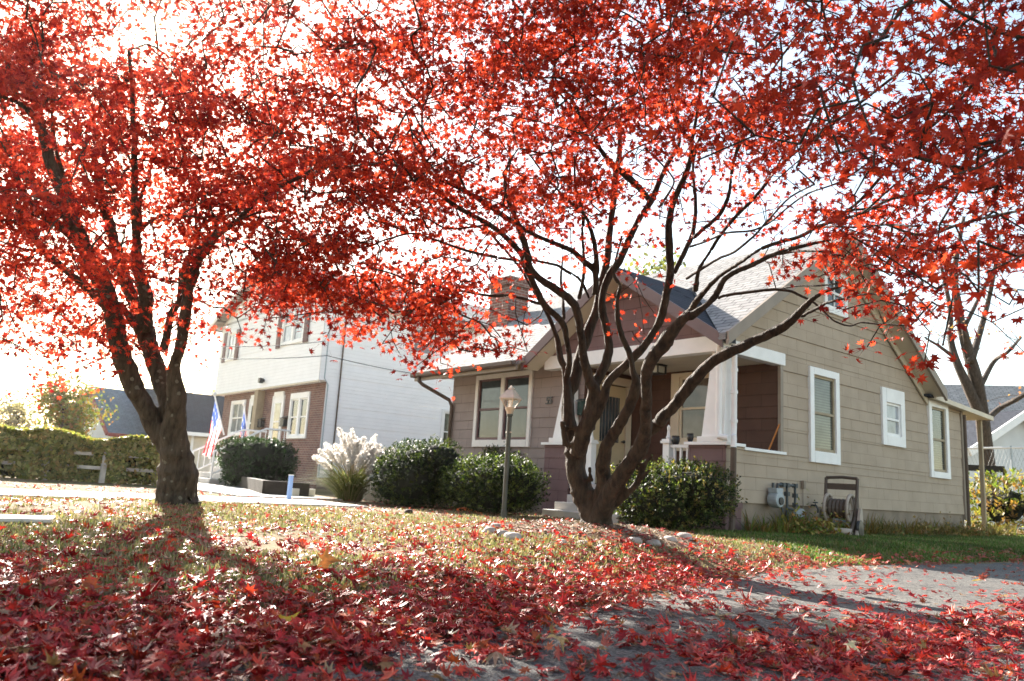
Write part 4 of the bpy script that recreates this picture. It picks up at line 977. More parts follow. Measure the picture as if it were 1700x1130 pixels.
for k in range(4):
    q = FA+(FB-FA)*(.17+.27*k)-hn*.05
    g = G(); g.box(q[0]-.05, q[0]+.05, q[1]-.05, q[1]+.05, .05, .82); g.hexa([(q[0]-.05, q[1]-.05, .82), (q[0]+.05, q[1]-.05, .82), (q[0]+.05, q[1]+.05, .82), (q[0]-.05, q[1]+.05, .82), (q[0]-.01, q[1]-.01, .87), (q[0]+.01, q[1]-.01, .87), (q[0]+.01, q[1]+.01, .87), (q[0]-.01, q[1]+.01, .87)])
    g.build('post', MT['greywood'], fn)

def far_house(c, rz, w, dp, h, rh, wall, roof, label, trim='white', wins=()):
    "gabled house, gable faces local -Y when front; built in world coordinates"
    c = np.array([c[0], c[1], 0.1]); t = thing('distant_house', label, 'house', c)
    X = np.array([math.cos(rz), math.sin(rz), 0]); Y = np.array([-math.sin(rz), math.cos(rz), 0]); Z = np.array([0, 0, 1.0])
    P = lambda a, b, z: c+X*a+Y*b+Z*z
    g = G(); g.hexa([P(-w/2, -dp/2, 0), P(w/2, -dp/2, 0), P(w/2, dp/2, 0), P(-w/2, dp/2, 0), P(-w/2, -dp/2, h), P(w/2, -dp/2, h), P(w/2, dp/2, h), P(-w/2, dp/2, h)])
    g.prism([P(-w/2, -dp/2+.01, h), P(-w/2, dp/2-.01, h), P(-w/2, 0, h+rh)], X*.12); g.prism([P(w/2-.12, -dp/2+.01, h), P(w/2-.12, dp/2-.01, h), P(w/2-.12, 0, h+rh)], X*.12)
    g.build('wall', MT[wall], t)
    o = .45; k = rh/(dp/2)
    g = G()
    slab(g, P(-w/2-o, -dp/2-o, h-o*k+.15), P(w/2+o, -dp/2-o, h-o*k+.15), P(w/2+o, 0, h+rh+.15), P(-w/2-o, 0, h+rh+.15), .14)
    slab(g, P(w/2+o, dp/2+o, h-o*k+.15), P(-w/2-o, dp/2+o, h-o*k+.15), P(-w/2-o, 0, h+rh+.15), P(w/2+o, 0, h+rh+.15), .14)
    r_ = g.build('roof', MT[roof], t)
    g = G()
    for s in (-1, 1):
        for e in (-1, 1):
            g.bar(P(s*(w/2+o+.03), e*(dp/2+o), h-o*k+.06), P(s*(w/2+o+.03), 0, h+rh+.06), .08, .26)
    g.bar(P(-w/2-o, -dp/2-o-.04, h-o*k+.05), P(w/2+o, -dp/2-o-.04, h-o*k+.05), .08, .22)
    g.build('roof_trim', MT[trim], r_)
    for (face, a, z, ww, hh) in wins:
        if face == 'f': window(t, c-Y*dp/2, X, -Y, a-ww/2, a+ww/2, z, z+hh, .1, MT['white' if trim != 'red' else 'red'], MT['glass'])
        else: window(t, c-X*w/2, -Y, -X, a-ww/2, a+ww/2, z, z+hh, .1, MT['white'], MT['glass'])
    return t
h1 = at(232, 705, 52); h2 = at(352, 700, 52)
far_house(h1, R(102), 6.4, 6.5, 2.3, 2.6, 'white_far', 'roof_blue', 'distant white cottage with a blue grey roof and dark red trim', 'red', [('f', -2.4, .9, 1.3, 1.3), ('f', .0, .9, 1.2, 1.3), ('f', 2.6, .9, 1.3, 1.3), ('s', 0, .9, 1.2, 1.2)])
far_house(h2, R(84), 8, 7.0, 2.6, 2.4, 'soffit', 'roof_dark', 'distant cream house with a dark roof between the trunk and the flag', 'white', [('f', -3.6, .8, 1.0, 1.6), ('f', -2.2, .8, 1.0, 1.6), ('f', .5, .8, 1.4, 1.5)])

# ------------------------------------------------------------------ tree builder
def catmull(P, n):
    P = np.array(P, float)
    if len(P) < 3:
        t = np.linspace(0, 1, n+1)[:, None]; return P[0]*(1-t)+P[-1]*t
    Q = np.vstack([2*P[0]-P[1], P, 2*P[-1]-P[-2]]); out = []
    for i in range(1, len(Q)-2):
        for t in np.linspace(0, 1, n, endpoint=False):
            a, b, c, d = Q[i-1], Q[i], Q[i+1], Q[i+2]
            out.append(.5*((2*b)+(-a+c)*t+(2*a-5*b+4*c-d)*t*t+(-a+3*b-3*c+d)*t**3))
    out.append(P[-1]); return np.array(out)
CROP = dict(A=(860, 640, 4.52), B=(860, 420, 4.347), C=(880, 200, 4.186), D=(480, 220, 3.766), E=(1140, 300, 3.767), F=(1000, 450, 2.51),
            L=(130, 420, 2.627), K=(0, 120, 3.322), J=(250, 200, 4.035), N=(0, 0, 1.0))
def trace(lst):
    "polyline of (crop, x, y, width px in crop, depth or None) -> world points and radii; depth interpolated"
    pts = []; dep = []
    for it in lst:
        k, x, y, w = it[:4]; o = CROP[k]; pts.append((o[0]+x/o[2], o[1]+y/o[2], w/o[2])); dep.append(it[4] if len(it) > 4 else None)
    s = [0]
    for a, b in zip(pts[:-1], pts[1:]): s.append(s[-1]+math.hypot(a[0]-b[0], a[1]-b[1]))
    kn = [(q, d) for q, d in zip(s, dep) if d is not None]
    dd = np.interp(s, [k[0] for k in kn], [k[1] for k in kn])
    P = [np.append(at(p[0], p[1], d), max(p[2], 3.0)/2*d/FPX) for p, d in zip(pts, dd)]
    q = catmull(P, 5); q[:, 3] = np.maximum(q[:, 3], .004)
    return q
LEAF7 = None
def leaf_template(lobes, depth=.42):
    "palmate outline as triangle fan, tip along +X, unit length"
    V = [(0, 0)]
    for i, (ang, ln) in enumerate(lobes):
        if i:
            pa, pl = lobes[i-1]; m = (pa+ang)/2; V.append((math.cos(m)*min(pl, ln)*depth, math.sin(m)*min(pl, ln)*depth))
        da = .16
        V.append((math.cos(ang-da)*ln*.62, math.sin(ang-da)*ln*.62)); V.append((math.cos(ang)*ln, math.sin(ang)*ln)); V.append((math.cos(ang+da)*ln*.62, math.sin(ang+da)*ln*.62))
    V = np.array(V); n = len(V)-1
    F = [(0, k, k+1) for k in range(1, n)]
    return V, np.array(F)
LT_TREE = leaf_template([(R(-128), .5), (R(-78), .82), (R(-38), .98), (0, 1.08), (R(38), .98), (R(78), .82), (R(128), .5)], .55)
LT_FINE = leaf_template([(R(-125), .5), (R(-70), .85), (0, 1.05), (R(70), .85), (R(125), .5)], .5)
def leaves(P, N, size, col, rng, tmpl, curl=.25, fold=.2):
    "world leaf mesh arrays: P (n,3) centres, N (n,3) normals, size (n,), col (n,3)"
    n = len(P); V2, F2 = tmpl; m = len(V2)
    N = N/np.linalg.norm(N, axis=1)[:, None]
    A = rng.normal(0, 1, (n, 3)); T = np.cross(N, A); T /= np.linalg.norm(T, axis=1)[:, None]+1e-9; B = np.cross(N, T)
    cu = (curl*rng.normal(.4, 1, n))[:, None]; fo = (fold*rng.normal(0, 1, n))[:, None]
    x = V2[None, :, 0]; y = V2[None, :, 1]; r2 = x*x+y*y
    z = -cu*r2 + fo*np.abs(y) + .06*rng.normal(0, 1, (n, m))*np.sqrt(r2)
    s = size[:, None, None]
    W_ = P[:, None, :] + s*(x[..., None]*T[:, None, :]+y[..., None]*B[:, None, :]+z[..., None]*N[:, None, :])
    F = (F2[None]+(np.arange(n)*m)[:, None, None]).reshape(-1, 3)
    return W_.reshape(-1, 3), F, np.repeat(col, m, 0)

# coverage of the crowns over the photo: 100 px columns from x=0, 50 px rows from y=0
COV = np.array([
 [.85, .6, .35, .5, .5, .5, .5, .75, .9, .95, .9, .9, .9, .75, .6, .7, .9],
 [.9, .7, .42, .7, .6, .8, .9, .9, .9, .95, .95, .95, .9, .7, .7, .7, .9],
 [.92, .85, .75, .85, .85, .8, .85, .75, .9, .9, .95, .95, .9, .85, .8, .85, .9],
 [.95, .95, .95, .95, .85, .7, .9, .7, .9, .9, .9, .9, .9, .9, .9, .9, .85],
 [.95, .9, .8, .9, .75, .9, .9, .6, .85, .9, .85, .8, .9, .9, .85, .9, .9],
 [.9, .85, .9, .9, .9, .95, .95, .8, .55, .9, .7, .55, .7, .8, .8, .9, .9],
 [.9, .8, .85, .9, .95, .95, .9, .85, .85, .88, .6, .4, .55, .75, .8, .9, .95],
 [.85, .8, .6, .9, .9, .8, .5, .8, .8, .65, .28, .22, .4, .7, .85, .95, .9],
 [.85, .8, .7, .7, .95, .95, .6, .5, .25, .15, .2, .06, .06, .55, .9, .9, .7],
 [.8, .8, .6, .6, .95, .95, .8, .8, .15, .1, .3, .03, .0, .45, .65, .7, .35],
 [.7, .75, .6, .5, .55, .65, .85, .75, .05, .0, .12, 0, 0, .10, .35, .75, .4],
 [.5, .65, .55, .2, .0, .0, .25, .75, .3, 0, 0, 0, 0, 0, .05, .4, .1],
 [.15, .2, .05, 0, 0, 0, 0, .0, .0, 0, 0, 0, 0, 0, 0, 0, 0]])
def cov_at(px, py):
    u = np.clip(px/100-.5, 0, 15.999); v = np.clip(py/50-.5, 0, 11.999)
    i = u.astype(int); j = v.astype(int); a = u-i; b = v-j
    return (COV[j, i]*(1-a)+COV[j, i+1]*a)*(1-b)+(COV[j+1, i]*(1-a)+COV[j+1, i+1]*a)*b
rngC = np.random.default_rng(21)
SPRAY = 12; LR = .043
_ck = [(rngC.normal(0, .028), rngC.normal(0, .04), rngC.uniform(0, 6.28)) for _ in range(9)]
def clump(x, y): return sum(math.sin(a*x+b*y+p) for a, b, p in _ck)/3.0
def crown_points():
    "spray centres through the volume of both crowns"
    out = []   # the lowest sprays stop above the lantern
    for py in np.arange(-190, 640, 25.):
        for px in np.arange(-200, 1900, 25.):
            cx_, cy_ = px+12.5, py+12.5
            c = float(cov_at(np.array([min(max(cx_, 20), 1690)]), np.array([max(cy_, 10)]))[0])
            if cx_ < 0 or cx_ > 1700 or cy_ < 0: c *= .9
            if c < .02 or (cy_ > 612 and cx_ > 500): continue
            tau = -math.log(1-min(c, .955))*(1.5-.38/(1+math.exp((1020-cx_)/60))+.30/(1+math.exp((cx_-680)/70))/(1+math.exp((cy_-400)/30))+.8*math.exp(-((cx_-690)/220)**4-((cy_-530)/70)**4))
            pl = 1/(1+math.exp((cx_-430-60*math.sin(cy_/90))/60)); left = rngC.uniform() < pl
            if left: d = 8.1+rngC.normal(0, 1.05)
            else:
                mean = 7.4 - 2.9*max(0, (cx_-1050)/650) - .9*max(0, (250-cy_)/250)
                if cx_ < 800: mean = 7.4
                d = mean+rngC.normal(0, .95)
                if cx_ > 1150 and cy_ < 480 and rngC.uniform() < .10+.22*max(0, (cx_-1300)/400): d = rngC.uniform(2.5, 3.9)
            d = min(max(d, 2.4), 10.4)
            lp_ = .55*.62*math.pi*(LR*FPX/d)**2*.58
            nf = tau*625/(SPRAY*lp_); nf *= max(.1, 1.0+.75*clump(cx_, cy_)+.5*rngC.uniform(-1, 1))
            k = int(nf)+(rngC.uniform() < nf-int(nf))
            for _ in range(k):
                out.append((cx_+rngC.uniform(-13, 13), cy_+rngC.uniform(-13, 13), d+rngC.normal(0, .12), left))
    return out
CP = crown_points()
def build_tree(root, polylines, remesh_r, bark, sprays, rng, voxel=.018, tone=(1, 1, 1)):
    P = []; 
    g = G(); gb = G(); nodes = []; nrad = []
    for pl in polylines:
        q = trace(pl)
        q[:, :3] += rng.normal(0, 1, (len(q), 3))*q[:, 3:4]*.06
        big = q[:, 3] > remesh_r
        k = int(big.sum())
        if big[0] and k >= 3:
            kk = min(len(q), k+1); g.tube(q[:kk, :3], q[:kk, 3], 12, True, .10)
            if kk < len(q): gb.tube(q[kk-1:, :3], q[kk-1:, 3], 8, True)
        else: gb.tube(q[:, :3], q[:, 3], 8, True)
        for i in range(len(q)):
            if q[i, 3] < .05: nodes.append(q[i, :3]); nrad.append(q[i, 3])
    tr = g.build('trunk', bark, root, smooth=True)
    m = tr.modifiers.new('join', 'REMESH'); m.mode = 'VOXEL'; m.voxel_size = voxel; m.use_smooth_shade = True
    sm = tr.modifiers.new('soft', 'SMOOTH'); sm.iterations = 2; sm.factor = .5
    # twigs: every spray hangs on the nearest wood, nearest first
    T = np.array(sprays, float); W3 = np.array([at(*s) for s in T])
    cap = len(nodes)+len(W3)*4+10; NB = np.zeros((cap, 3)); n0 = len(nodes); NB[:n0] = nodes; par = np.full(cap, -1); cnt = n0
    d0 = np.empty(len(W3))
    for i in range(0, len(W3), 400): d0[i:i+400] = np.sqrt(((W3[i:i+400, None]-NB[None, :n0])**2).sum(2)).min(1)
    segs = []; dirs = np.zeros((len(W3), 3)); load = np.zeros(cap)
    for i in np.argsort(d0):
        w = W3[i]; dd = ((NB[:cnt]-w)**2).sum(1); j = int(dd.argmin()); a = NB[j]; L_ = math.sqrt(dd[j])+1e-6
        k = 1 if L_ < .25 else (2 if L_ < .6 else 3)
        prev = j; bend = rng.normal(0, 1, 3)*L_*.10+np.array([0, 0, L_*.10])
        for s in range(1, k+1):
            t = s/k; q = a+(w-a)*t+bend*math.sin(math.pi*t)
            NB[cnt] = q; par[cnt] = prev; segs.append((prev, cnt)); prev = cnt; cnt += 1
        dirs[i] = (w-a)/L_; load[prev] += 1
    for k in range(cnt-1, n0-1, -1): load[par[k]] += load[k]
    rad = np.minimum(.0030+.0013*np.sqrt(np.maximum(load, 1))*1.1, .010)
    A_ = NB[[s[0] for s in segs]]; B_ = NB[[s[1] for s in segs]]
    ra = rad[[s[1] for s in segs]]; rb = ra*.88
    D_ = B_-A_; D_ /= np.linalg.norm(D_, axis=1)[:, None]+1e-9
    U_ = np.cross(D_, [0.31, .52, .8]); U_ /= np.linalg.norm(U_, axis=1)[:, None]+1e-9; V_ = np.cross(D_, U_)
    vs = []
    for E_, r_ in ((A_, ra), (B_, rb)):
        for k in range(4):
            an = math.pi/2*k; vs.append(E_+(U_*math.cos(an)+V_*math.sin(an))*r_[:, None])
    vs = np.stack(vs, 1).reshape(-1, 3); b = np.arange(len(segs))*8
    fs = np.concatenate([np.stack([b+k, b+(k+1) % 4, b+4+(k+1) % 4, b+4+k], 1) for k in range(4)])
    bv = np.array(gb.v) if gb.v else np.zeros((0, 3)); bf = [f_ for f_ in gb.f if len(f_) == 4]
    np_mesh('branches', np.vstack([bv, vs]), np.vstack([np.array(bf, int).reshape(-1, 4), fs+len(bv)]), bark, root, smooth=True)
    # leaves: flat layered sprays
    n = len(W3); m_ = SPRAY
    ax_ = dirs*[1, 1, .35]; ax_ /= np.linalg.norm(ax_, axis=1)[:, None]+1e-9
    sd = np.cross(ax_, [0, 0, 1.0]); sd /= np.linalg.norm(sd, axis=1)[:, None]+1e-9
    u = rng.normal(0, .13, (n, m_)); v_ = rng.normal(0, .12, (n, m_)); z = rng.normal(0, .042, (n, m_))
    Pl = W3[:, None]+ax_[:, None]*u[..., None]+sd[:, None]*v_[..., None]; Pl[..., 2] += z-.25*(u*u+v_*v_)/.15*.1
    Pl = Pl.reshape(-1, 3)
    Nn = rng.normal(0, .62, (n*m_, 3))+np.repeat(rng.normal(0, .25, (n, 3)), m_, 0)+[0, 0, .55]
    hue = np.repeat(rng.uniform(0, 1, n), m_)*.7+rng.uniform(0, 1, n*m_)*.3
    c0 = np.array([.12, .0040, .0075])*tone; c1 = np.array([.46, .042, .0170])*tone
    col = (c0+(c1-c0)*hue[:, None])*rng.uniform(.75, 1.25, (n*m_, 1))
    W_, F, C = leaves(Pl, Nn, LR*rng.uniform(.7, 1.25, n*m_), col, rng, LT_TREE)
    # thin stalks from each leaf back to the twig
    An = W3[:, None]+ax_[:, None]*np.clip(u, -.16, .02)[..., None]; An = An.reshape(-1, 3); dv = Pl-An; ln_ = np.linalg.norm(dv, axis=1)[:, None]+1e-6
    An = np.where(ln_ > .13, Pl-dv/ln_*.13, An); sv = np.cross(dv, rng.normal(0, 1, dv.shape)); sv /= np.linalg.norm(sv, axis=1)[:, None]+1e-9
    PV = np.stack([An-sv*.0017, An+sv*.0017, Pl], 1).reshape(-1, 3); PF = np.arange(len(PV)).reshape(-1, 3)+len(W_)
    np_mesh('crown', np.vstack([W_, PV]), np.vstack([F, PF]), MT['leaf'], root, np.vstack([C, np.tile([.09, .012, .012], (len(PV), 1))]))
    return len(Pl)

# right maple: stems traced from the trunk outwards (crop, x, y, width, depth)
d = 7.5
RT = [
 [('A', 585, 1075, 270, d), ('A', 575, 1000, 215), ('A', 535, 900, 185), ('A', 480, 780, 170), ('A', 432, 620, 155), ('A', 425, 470, 150), ('A', 400, 360, 110), ('A', 372, 180, 100), ('A', 385, 40, 95), ('B', 395, 960, 95), ('B', 430, 800, 82), ('B', 490, 620, 78), ('B', 560, 430, 72), ('B', 605, 250, 70), ('C', 520, 1040, 60), ('C', 540, 930, 52), ('C', 552, 780, 50), ('C', 580, 560, 48), ('C', 592, 370, 48), ('C', 620, 240, 42), ('C', 622, 110, 36), ('C', 600, -40, 28, 8.4)],
 [('A', 600, 1075, 220, d), ('A', 622, 960, 165), ('A', 675, 840, 145), ('A', 752, 710, 128), ('A', 842, 580, 122), ('A', 922, 460, 120), ('A', 958, 330, 104), ('A', 960, 180, 88), ('A', 962, 20, 86), ('B', 925, 860, 88), ('B', 962, 770, 95), ('B', 1025, 685, 108), ('B', 1090, 590, 105), ('B', 1165, 505, 80), ('B', 1240, 430, 66), ('E', 20, 850, 60), ('E', 110, 785, 42), ('E', 180, 720, 44), ('E', 230, 625, 40), ('E', 300, 572, 38), ('E', 400, 530, 38), ('E', 480, 490, 36), ('E', 560, 455, 33), ('E', 640, 430, 28), ('E', 780, 395, 22), ('E', 900, 370, 14, 5.6)],
 [('A', 600, 900, 150, d), ('A', 640, 760, 120), ('A', 640, 600, 110), ('A', 662, 460, 100), ('A', 722, 355, 88), ('A', 790, 240, 86), ('A', 850, 120, 84), ('A', 882, 10, 80), ('B', 852, 920, 62), ('B', 826, 840, 46), ('B', 818, 770, 44), ('B', 790, 690, 48), ('B', 742, 580, 46), ('B', 716, 440, 42), ('B', 722, 300, 34), ('B', 740, 240, 30), ('B', 690, 150, 24), ('C', 600, 950, 16), ('C', 640, 800, 12, 6.6)],
 [('A', 445, 520, 130, d), ('A', 500, 330, 120), ('A', 570, 210, 105), ('A', 640, 90, 82), ('B', 650, 930, 64), ('B', 740, 840, 62), ('B', 830, 755, 70), ('B', 905, 675, 62), ('B', 985, 560, 58), ('B', 1025, 480, 62), ('B', 1055, 370, 64), ('B', 1095, 180, 58), ('C', 975, 1040, 60), ('C', 968, 880, 58), ('C', 965, 710, 54), ('C', 1000, 555, 46), ('C', 1060, 415, 46), ('C', 1108, 290, 42), ('C', 1125, 150, 34), ('C', 1060, 80, 26), ('C', 1000, -60, 20, 6.6)],
 [('A', 520, 330, 120, d), ('A', 545, 180, 110), ('A', 570, 30, 90), ('B', 520, 930, 80), ('B', 480, 780, 66), ('B', 455, 600, 62), ('B', 430, 440, 62), ('B', 385, 345, 66), ('B', 270, 258, 60), ('B', 150, 180, 55), ('B', 60, 60, 50), ('D', 1500, 790, 46), ('D', 1445, 610, 42), ('D', 1405, 500, 36), ('D', 1355, 380, 26), ('D', 1350, 280, 20), ('D', 1385, 150, 14, 6.9)],
 [('B', 530, 980, 85, d), ('B', 580, 900, 76), ('B', 632, 800, 74), ('B', 655, 690, 66), ('B', 640, 570, 62), ('B', 612, 430, 60), ('B', 610, 300, 56), ('C', 555, 1070, 56), ('C', 630, 960, 56), ('C', 700, 800, 48), ('C', 760, 680, 46), ('C', 840, 560, 46), ('C', 900, 420, 42), ('C', 960, 290, 36), ('C', 1040, 150, 28), ('C', 1010, 20, 20), ('C', 980, -100, 14, 7.9)],
 [('C', 840, 565, 44, 7.5), ('C', 770, 480, 46), ('C', 680, 395, 52), ('C', 610, 335, 50), ('C', 540, 270, 40), ('C', 460, 150, 34), ('C', 390, 30, 28), ('C', 300, -120, 20, 6.6)],
 [('A', 385, 330, 100, d), ('B', 345, 880, 56), ('B', 305, 760, 52), ('B', 288, 640, 44), ('B', 255, 540, 38), ('B', 200, 410, 34), ('B', 140, 320, 30), ('B', 60, 180, 26), ('D', 1440, 840, 24), ('D', 1320, 700, 18), ('D', 1230, 610, 14), ('D', 1080, 560, 10, 8.4)],
 [('B', 350, 900, 50, d), ('B', 372, 780, 46), ('B', 350, 620, 44), ('B', 318, 500, 52), ('B', 190, 370, 50), ('B', 95, 180, 48), ('B', 30, 60, 42), ('D', 1470, 780, 40), ('D', 1350, 650, 38), ('D', 1245, 570, 36), ('D', 1050, 465, 34), ('D', 850, 315, 30), ('D', 750, 245, 28), ('D', 640, 130, 20), ('D', 540, 0, 14, 7.0)],
 [('B', 190, 370, 30, 7.5), ('D', 1580, 1075, 26), ('D', 1400, 1020, 24), ('D', 1250, 1018, 18), ('D', 1000, 975, 16), ('D', 870, 950, 14), ('D', 780, 945, 12), ('D', 640, 880, 9), ('D', 500, 845, 7, 6.8)],
 [('D', 1490, 805, 26, 7.4), ('D', 1300, 780, 22), ('D', 1100, 735, 18), ('D', 900, 665, 15), ('D', 770, 630, 13), ('D', 600, 670, 11), ('D', 500, 710, 10), ('D', 300, 722, 8), ('D', 130, 690, 6, 6.9)],
 [('B', 560, 300, 50, 7.5), ('C', 450, 1050, 46), ('C', 370, 975, 44), ('C', 290, 905, 42), ('C', 150, 845, 36), ('C', 0, 780, 34), ('D', 1440, 585, 36), ('D', 1300, 492, 40), ('D', 1150, 392, 36), ('D', 950, 290, 30), ('D', 800, 220, 22), ('D', 640, 205, 18), ('D', 450, 186, 16), ('D', 250, 215, 13), ('D', 100, 272, 10), ('D', -40, 330, 8, 7.2)],
 [('D', 1100, 355, 22, 7.3), ('D', 1060, 260, 16), ('D', 990, 185, 13), ('D', 930, 135, 11), ('D', 860, 30, 8), ('D', 780, -120, 6, 6.4)],
 [('D', 950, 290, 20, 7.3), ('D', 870, 190, 18), ('D', 790, 90, 13), ('D', 760, -30, 9, 7.8)],
 [('D', 1250, 575, 16, 7.2), ('D', 1000, 600, 10), ('D', 850, 530, 9), ('D', 700, 490, 8), ('D', 500, 395, 6, 7.8)],
 [('D', 800, 290, 14, 7.1), ('D', 700, 320, 11), ('D', 600, 350, 10), ('D', 400, 365, 8), ('D', 180, 380, 6, 6.7)],
 [('B', 515, 330, 26, 7.5), ('C', 350, 1110, 26), ('C', 250, 1045, 22), ('C', 185, 1005, 20), ('C', 50, 975, 18), ('C', -20, 955, 14), ('D', 1500, 800, 12, 7.7)],
 [('B', 330, 480, 34, 7.5), ('B', 322, 300, 24), ('B', 308, 180, 20), ('B', 320, 60, 14), ('C', 225, 950, 10, 8.0)],
 [('B', 440, 330, 34, 7.5), ('B', 470, 180, 32), ('B', 480, 60, 30), ('C', 375, 950, 28), ('C', 362, 780, 26), ('C', 370, 650, 24), ('C', 315, 450, 18), ('C', 310, 250, 12, 7.0)],
 [('C', 465, 1060, 44, 7.5), ('C', 455, 900, 40), ('C', 425, 770, 34), ('C', 375, 650, 28), ('C', 250, 540, 18), ('C', 120, 400, 12), ('C', 0, 240, 9, 6.6)],
 [('C', 1000, 1060, 42, 7.4), ('C', 1080, 900, 40), ('C', 1130, 780, 38), ('C', 1150, 600, 32), ('C', 1135, 400, 28), ('C', 1140, 250, 24), ('C', 1200, 60, 18), ('C', 1260, -120, 12, 7.8)],
 [('C', 1130, 820, 34, 7.4), ('C', 1230, 730, 34), ('C', 1320, 650, 34), ('C', 1380, 520, 32), ('C', 1395, 400, 26), ('C', 1420, 260, 22), ('C', 1500, 80, 16), ('C', 1560, -80, 11, 6.9)],
 [('E', 20, 830, 50, 7.4), ('E', 70, 740, 42), ('E', 200, 600, 30), ('E', 330, 515, 28), ('E', 450, 432, 26), ('E', 560, 390, 25), ('E', 700, 350, 25), ('E', 800, 298, 24), ('E', 900, 258, 22), ('E', 1050, 218, 18), ('E', 1130, 175, 14), ('E', 1260, 60, 10), ('E', 1400, -60, 7, 4.6)],
 [('E', 190, 735, 30, 7.4), ('E', 250, 715, 22), ('E', 400, 695, 20), ('E', 530, 680, 20), ('E', 640, 688, 17), ('E', 720, 722, 16), ('E', 800, 765, 14), ('E', 880, 840, 13), ('E', 930, 880, 11), ('E', 1020, 907, 10), ('E', 1090, 886, 9), ('E', 1200, 895, 8), ('E', 1400, 905, 6, 6.0)],
 [('E', 560, 678, 14, 7.1), ('E', 700, 656, 11), ('E', 830, 655, 9), ('E', 960, 640, 6, 6.4)],
 [('E', 55, 690, 40, 7.4), ('E', 75, 560, 28), ('E', 140, 450, 24), ('E', 210, 340, 22), ('E', 300, 230, 22), ('E', 385, 145, 22), ('E', 445, 80, 20), ('E', 510, 0, 16), ('E', 600, -150, 11), ('E', 720, -320, 8, 6.0)],
 [('E', 0, 610, 18, 7.4), ('E', 80, 560, 18), ('E', 190, 490, 18), ('E', 300, 442, 18), ('E', 420, 345, 14), ('E', 480, 278, 14), ('E', 560, 190, 12), ('E', 650, 100, 10), ('E', 800, 20, 7, 5.4)],
 [('E', 20, 412, 16, 7.3), ('E', 130, 375, 15), ('E', 250, 325, 14), ('E', 400, 312, 13), ('E', 520, 260, 12), ('E', 640, 160, 10), ('E', 760, 78, 9), ('E', 950, 10, 7), ('E', 1150, -120, 6, 4.8)],
 [('E', 800, 300, 18, 6.3), ('E', 900, 285, 14), ('E', 1050, 290, 12), ('E', 1250, 275, 10), ('E', 1450, 285, 7, 4.5)],
 [('A', 965, 350, 105, d), ('A', 1050, 290, 92), ('A', 1110, 230, 78), ('F', 240, 620, 52), ('F', 300, 560, 50), ('F', 375, 465, 52), ('F', 450, 382, 50), ('F', 530, 338, 46), ('F', 640, 287, 43), ('F', 735, 243, 42), ('F', 795, 200, 38), ('F', 840, 150, 30), ('F', 885, 110, 24), ('F', 930, 85, 16), ('F', 1000, 60, 9, 6.2)],
 [('E', 715, 848, 34, 6.6), ('E', 770, 820, 24), ('E', 830, 788, 20), ('E', 870, 765, 18), ('E', 960, 742, 16), ('E', 1050, 720, 13), ('E', 1150, 706, 11), ('E', 1280, 722, 8), ('E', 1420, 700, 6, 5.4)],
 [('A', 610, 1010, 130, d), ('A', 690, 920, 75), ('A', 760, 875, 50), ('A', 830, 800, 46), ('A', 895, 725, 54), ('A', 935, 630, 42), ('A', 965, 575, 36), ('A', 1000, 540, 14, 7.0)],
 [('A', 915, 705, 30, 7.1), ('A', 950, 665, 24), ('A', 985, 635, 10, 7.0)],
 [('A', 360, 450, 60, d), ('A', 345, 360, 46), ('A', 330, 265, 40, 7.4)],
 [('A', 545, 720, 50, d), ('A', 540, 660, 30), ('A', 538, 620, 24, 7.4)],
 [('C', 905, 590, 20, 7.5), ('C', 960, 510, 18), ('C', 1000, 420, 13), ('C', 940, 330, 9), ('C', 800, 190, 7, 6.6)],
 [('C', 600, 340, 22, 7.6), ('C', 660, 240, 16), ('C', 760, 180, 12), ('C', 850, 140, 10), ('C', 900, 40, 7, 6.8)],
 # limbs over the drive, towards the camera and to the right
 [('E', 445, 80, 20, 7.0), ('N', 1300, 270, 5), ('N', 1390, 200, 5), ('N', 1480, 130, 4.5), ('N', 1560, 70, 4), ('N', 1650, 0, 3.5, 4.0)],
 [('E', 900, 262, 18, 6.2), ('N', 1430, 330, 5), ('N', 1500, 250, 5), ('N', 1580, 180, 5), ('N', 1660, 90, 5), ('N', 1760, 20, 4.5, 3.4)],
 [('E', 1100, 205, 14, 5.6), ('N', 1480, 330, 5), ('N', 1560, 310, 5), ('N', 1640, 250, 5), ('N', 1740, 200, 5, 3.2)],
 [('E', 1250, 275, 12, 5.2), ('N', 1530, 390, 5), ('N', 1600, 370, 5), ('N', 1690, 350, 4.5), ('N', 1780, 340, 4, 3.2)],
 [('E', 560, 455, 24, 6.6), ('E', 700, 440, 16), ('E', 860, 445, 13), ('E', 950, 480, 11), ('E', 1080, 530, 9), ('E', 1250, 570, 8), ('E', 1420, 600, 6, 4.9)],
 [('C', 1420, 260, 18, 7.1), ('N', 1240, 190, 4.5), ('N', 1300, 90, 4), ('N', 1380, 0, 3.5), ('N', 1440, -90, 3, 4.6)],
 [('C', 1125, 150, 24, 7.0), ('N', 1160, 170, 5), ('N', 1170, 80, 4.5), ('N', 1200, -30, 4, 5.4)],
]
rt_base = at(988, 872, 7.5)
right_tree = thing('red_maple_tree', 'many stemmed red maple on a mulch mound in front of the shingled bungalow', 'tree', rt_base, 'red maples on the front lawn')
RTn = build_tree(right_tree, RT, .017, MT['bark2'], [c[:3] for c in CP if not c[3]], np.random.default_rng(31))
e = 8.0
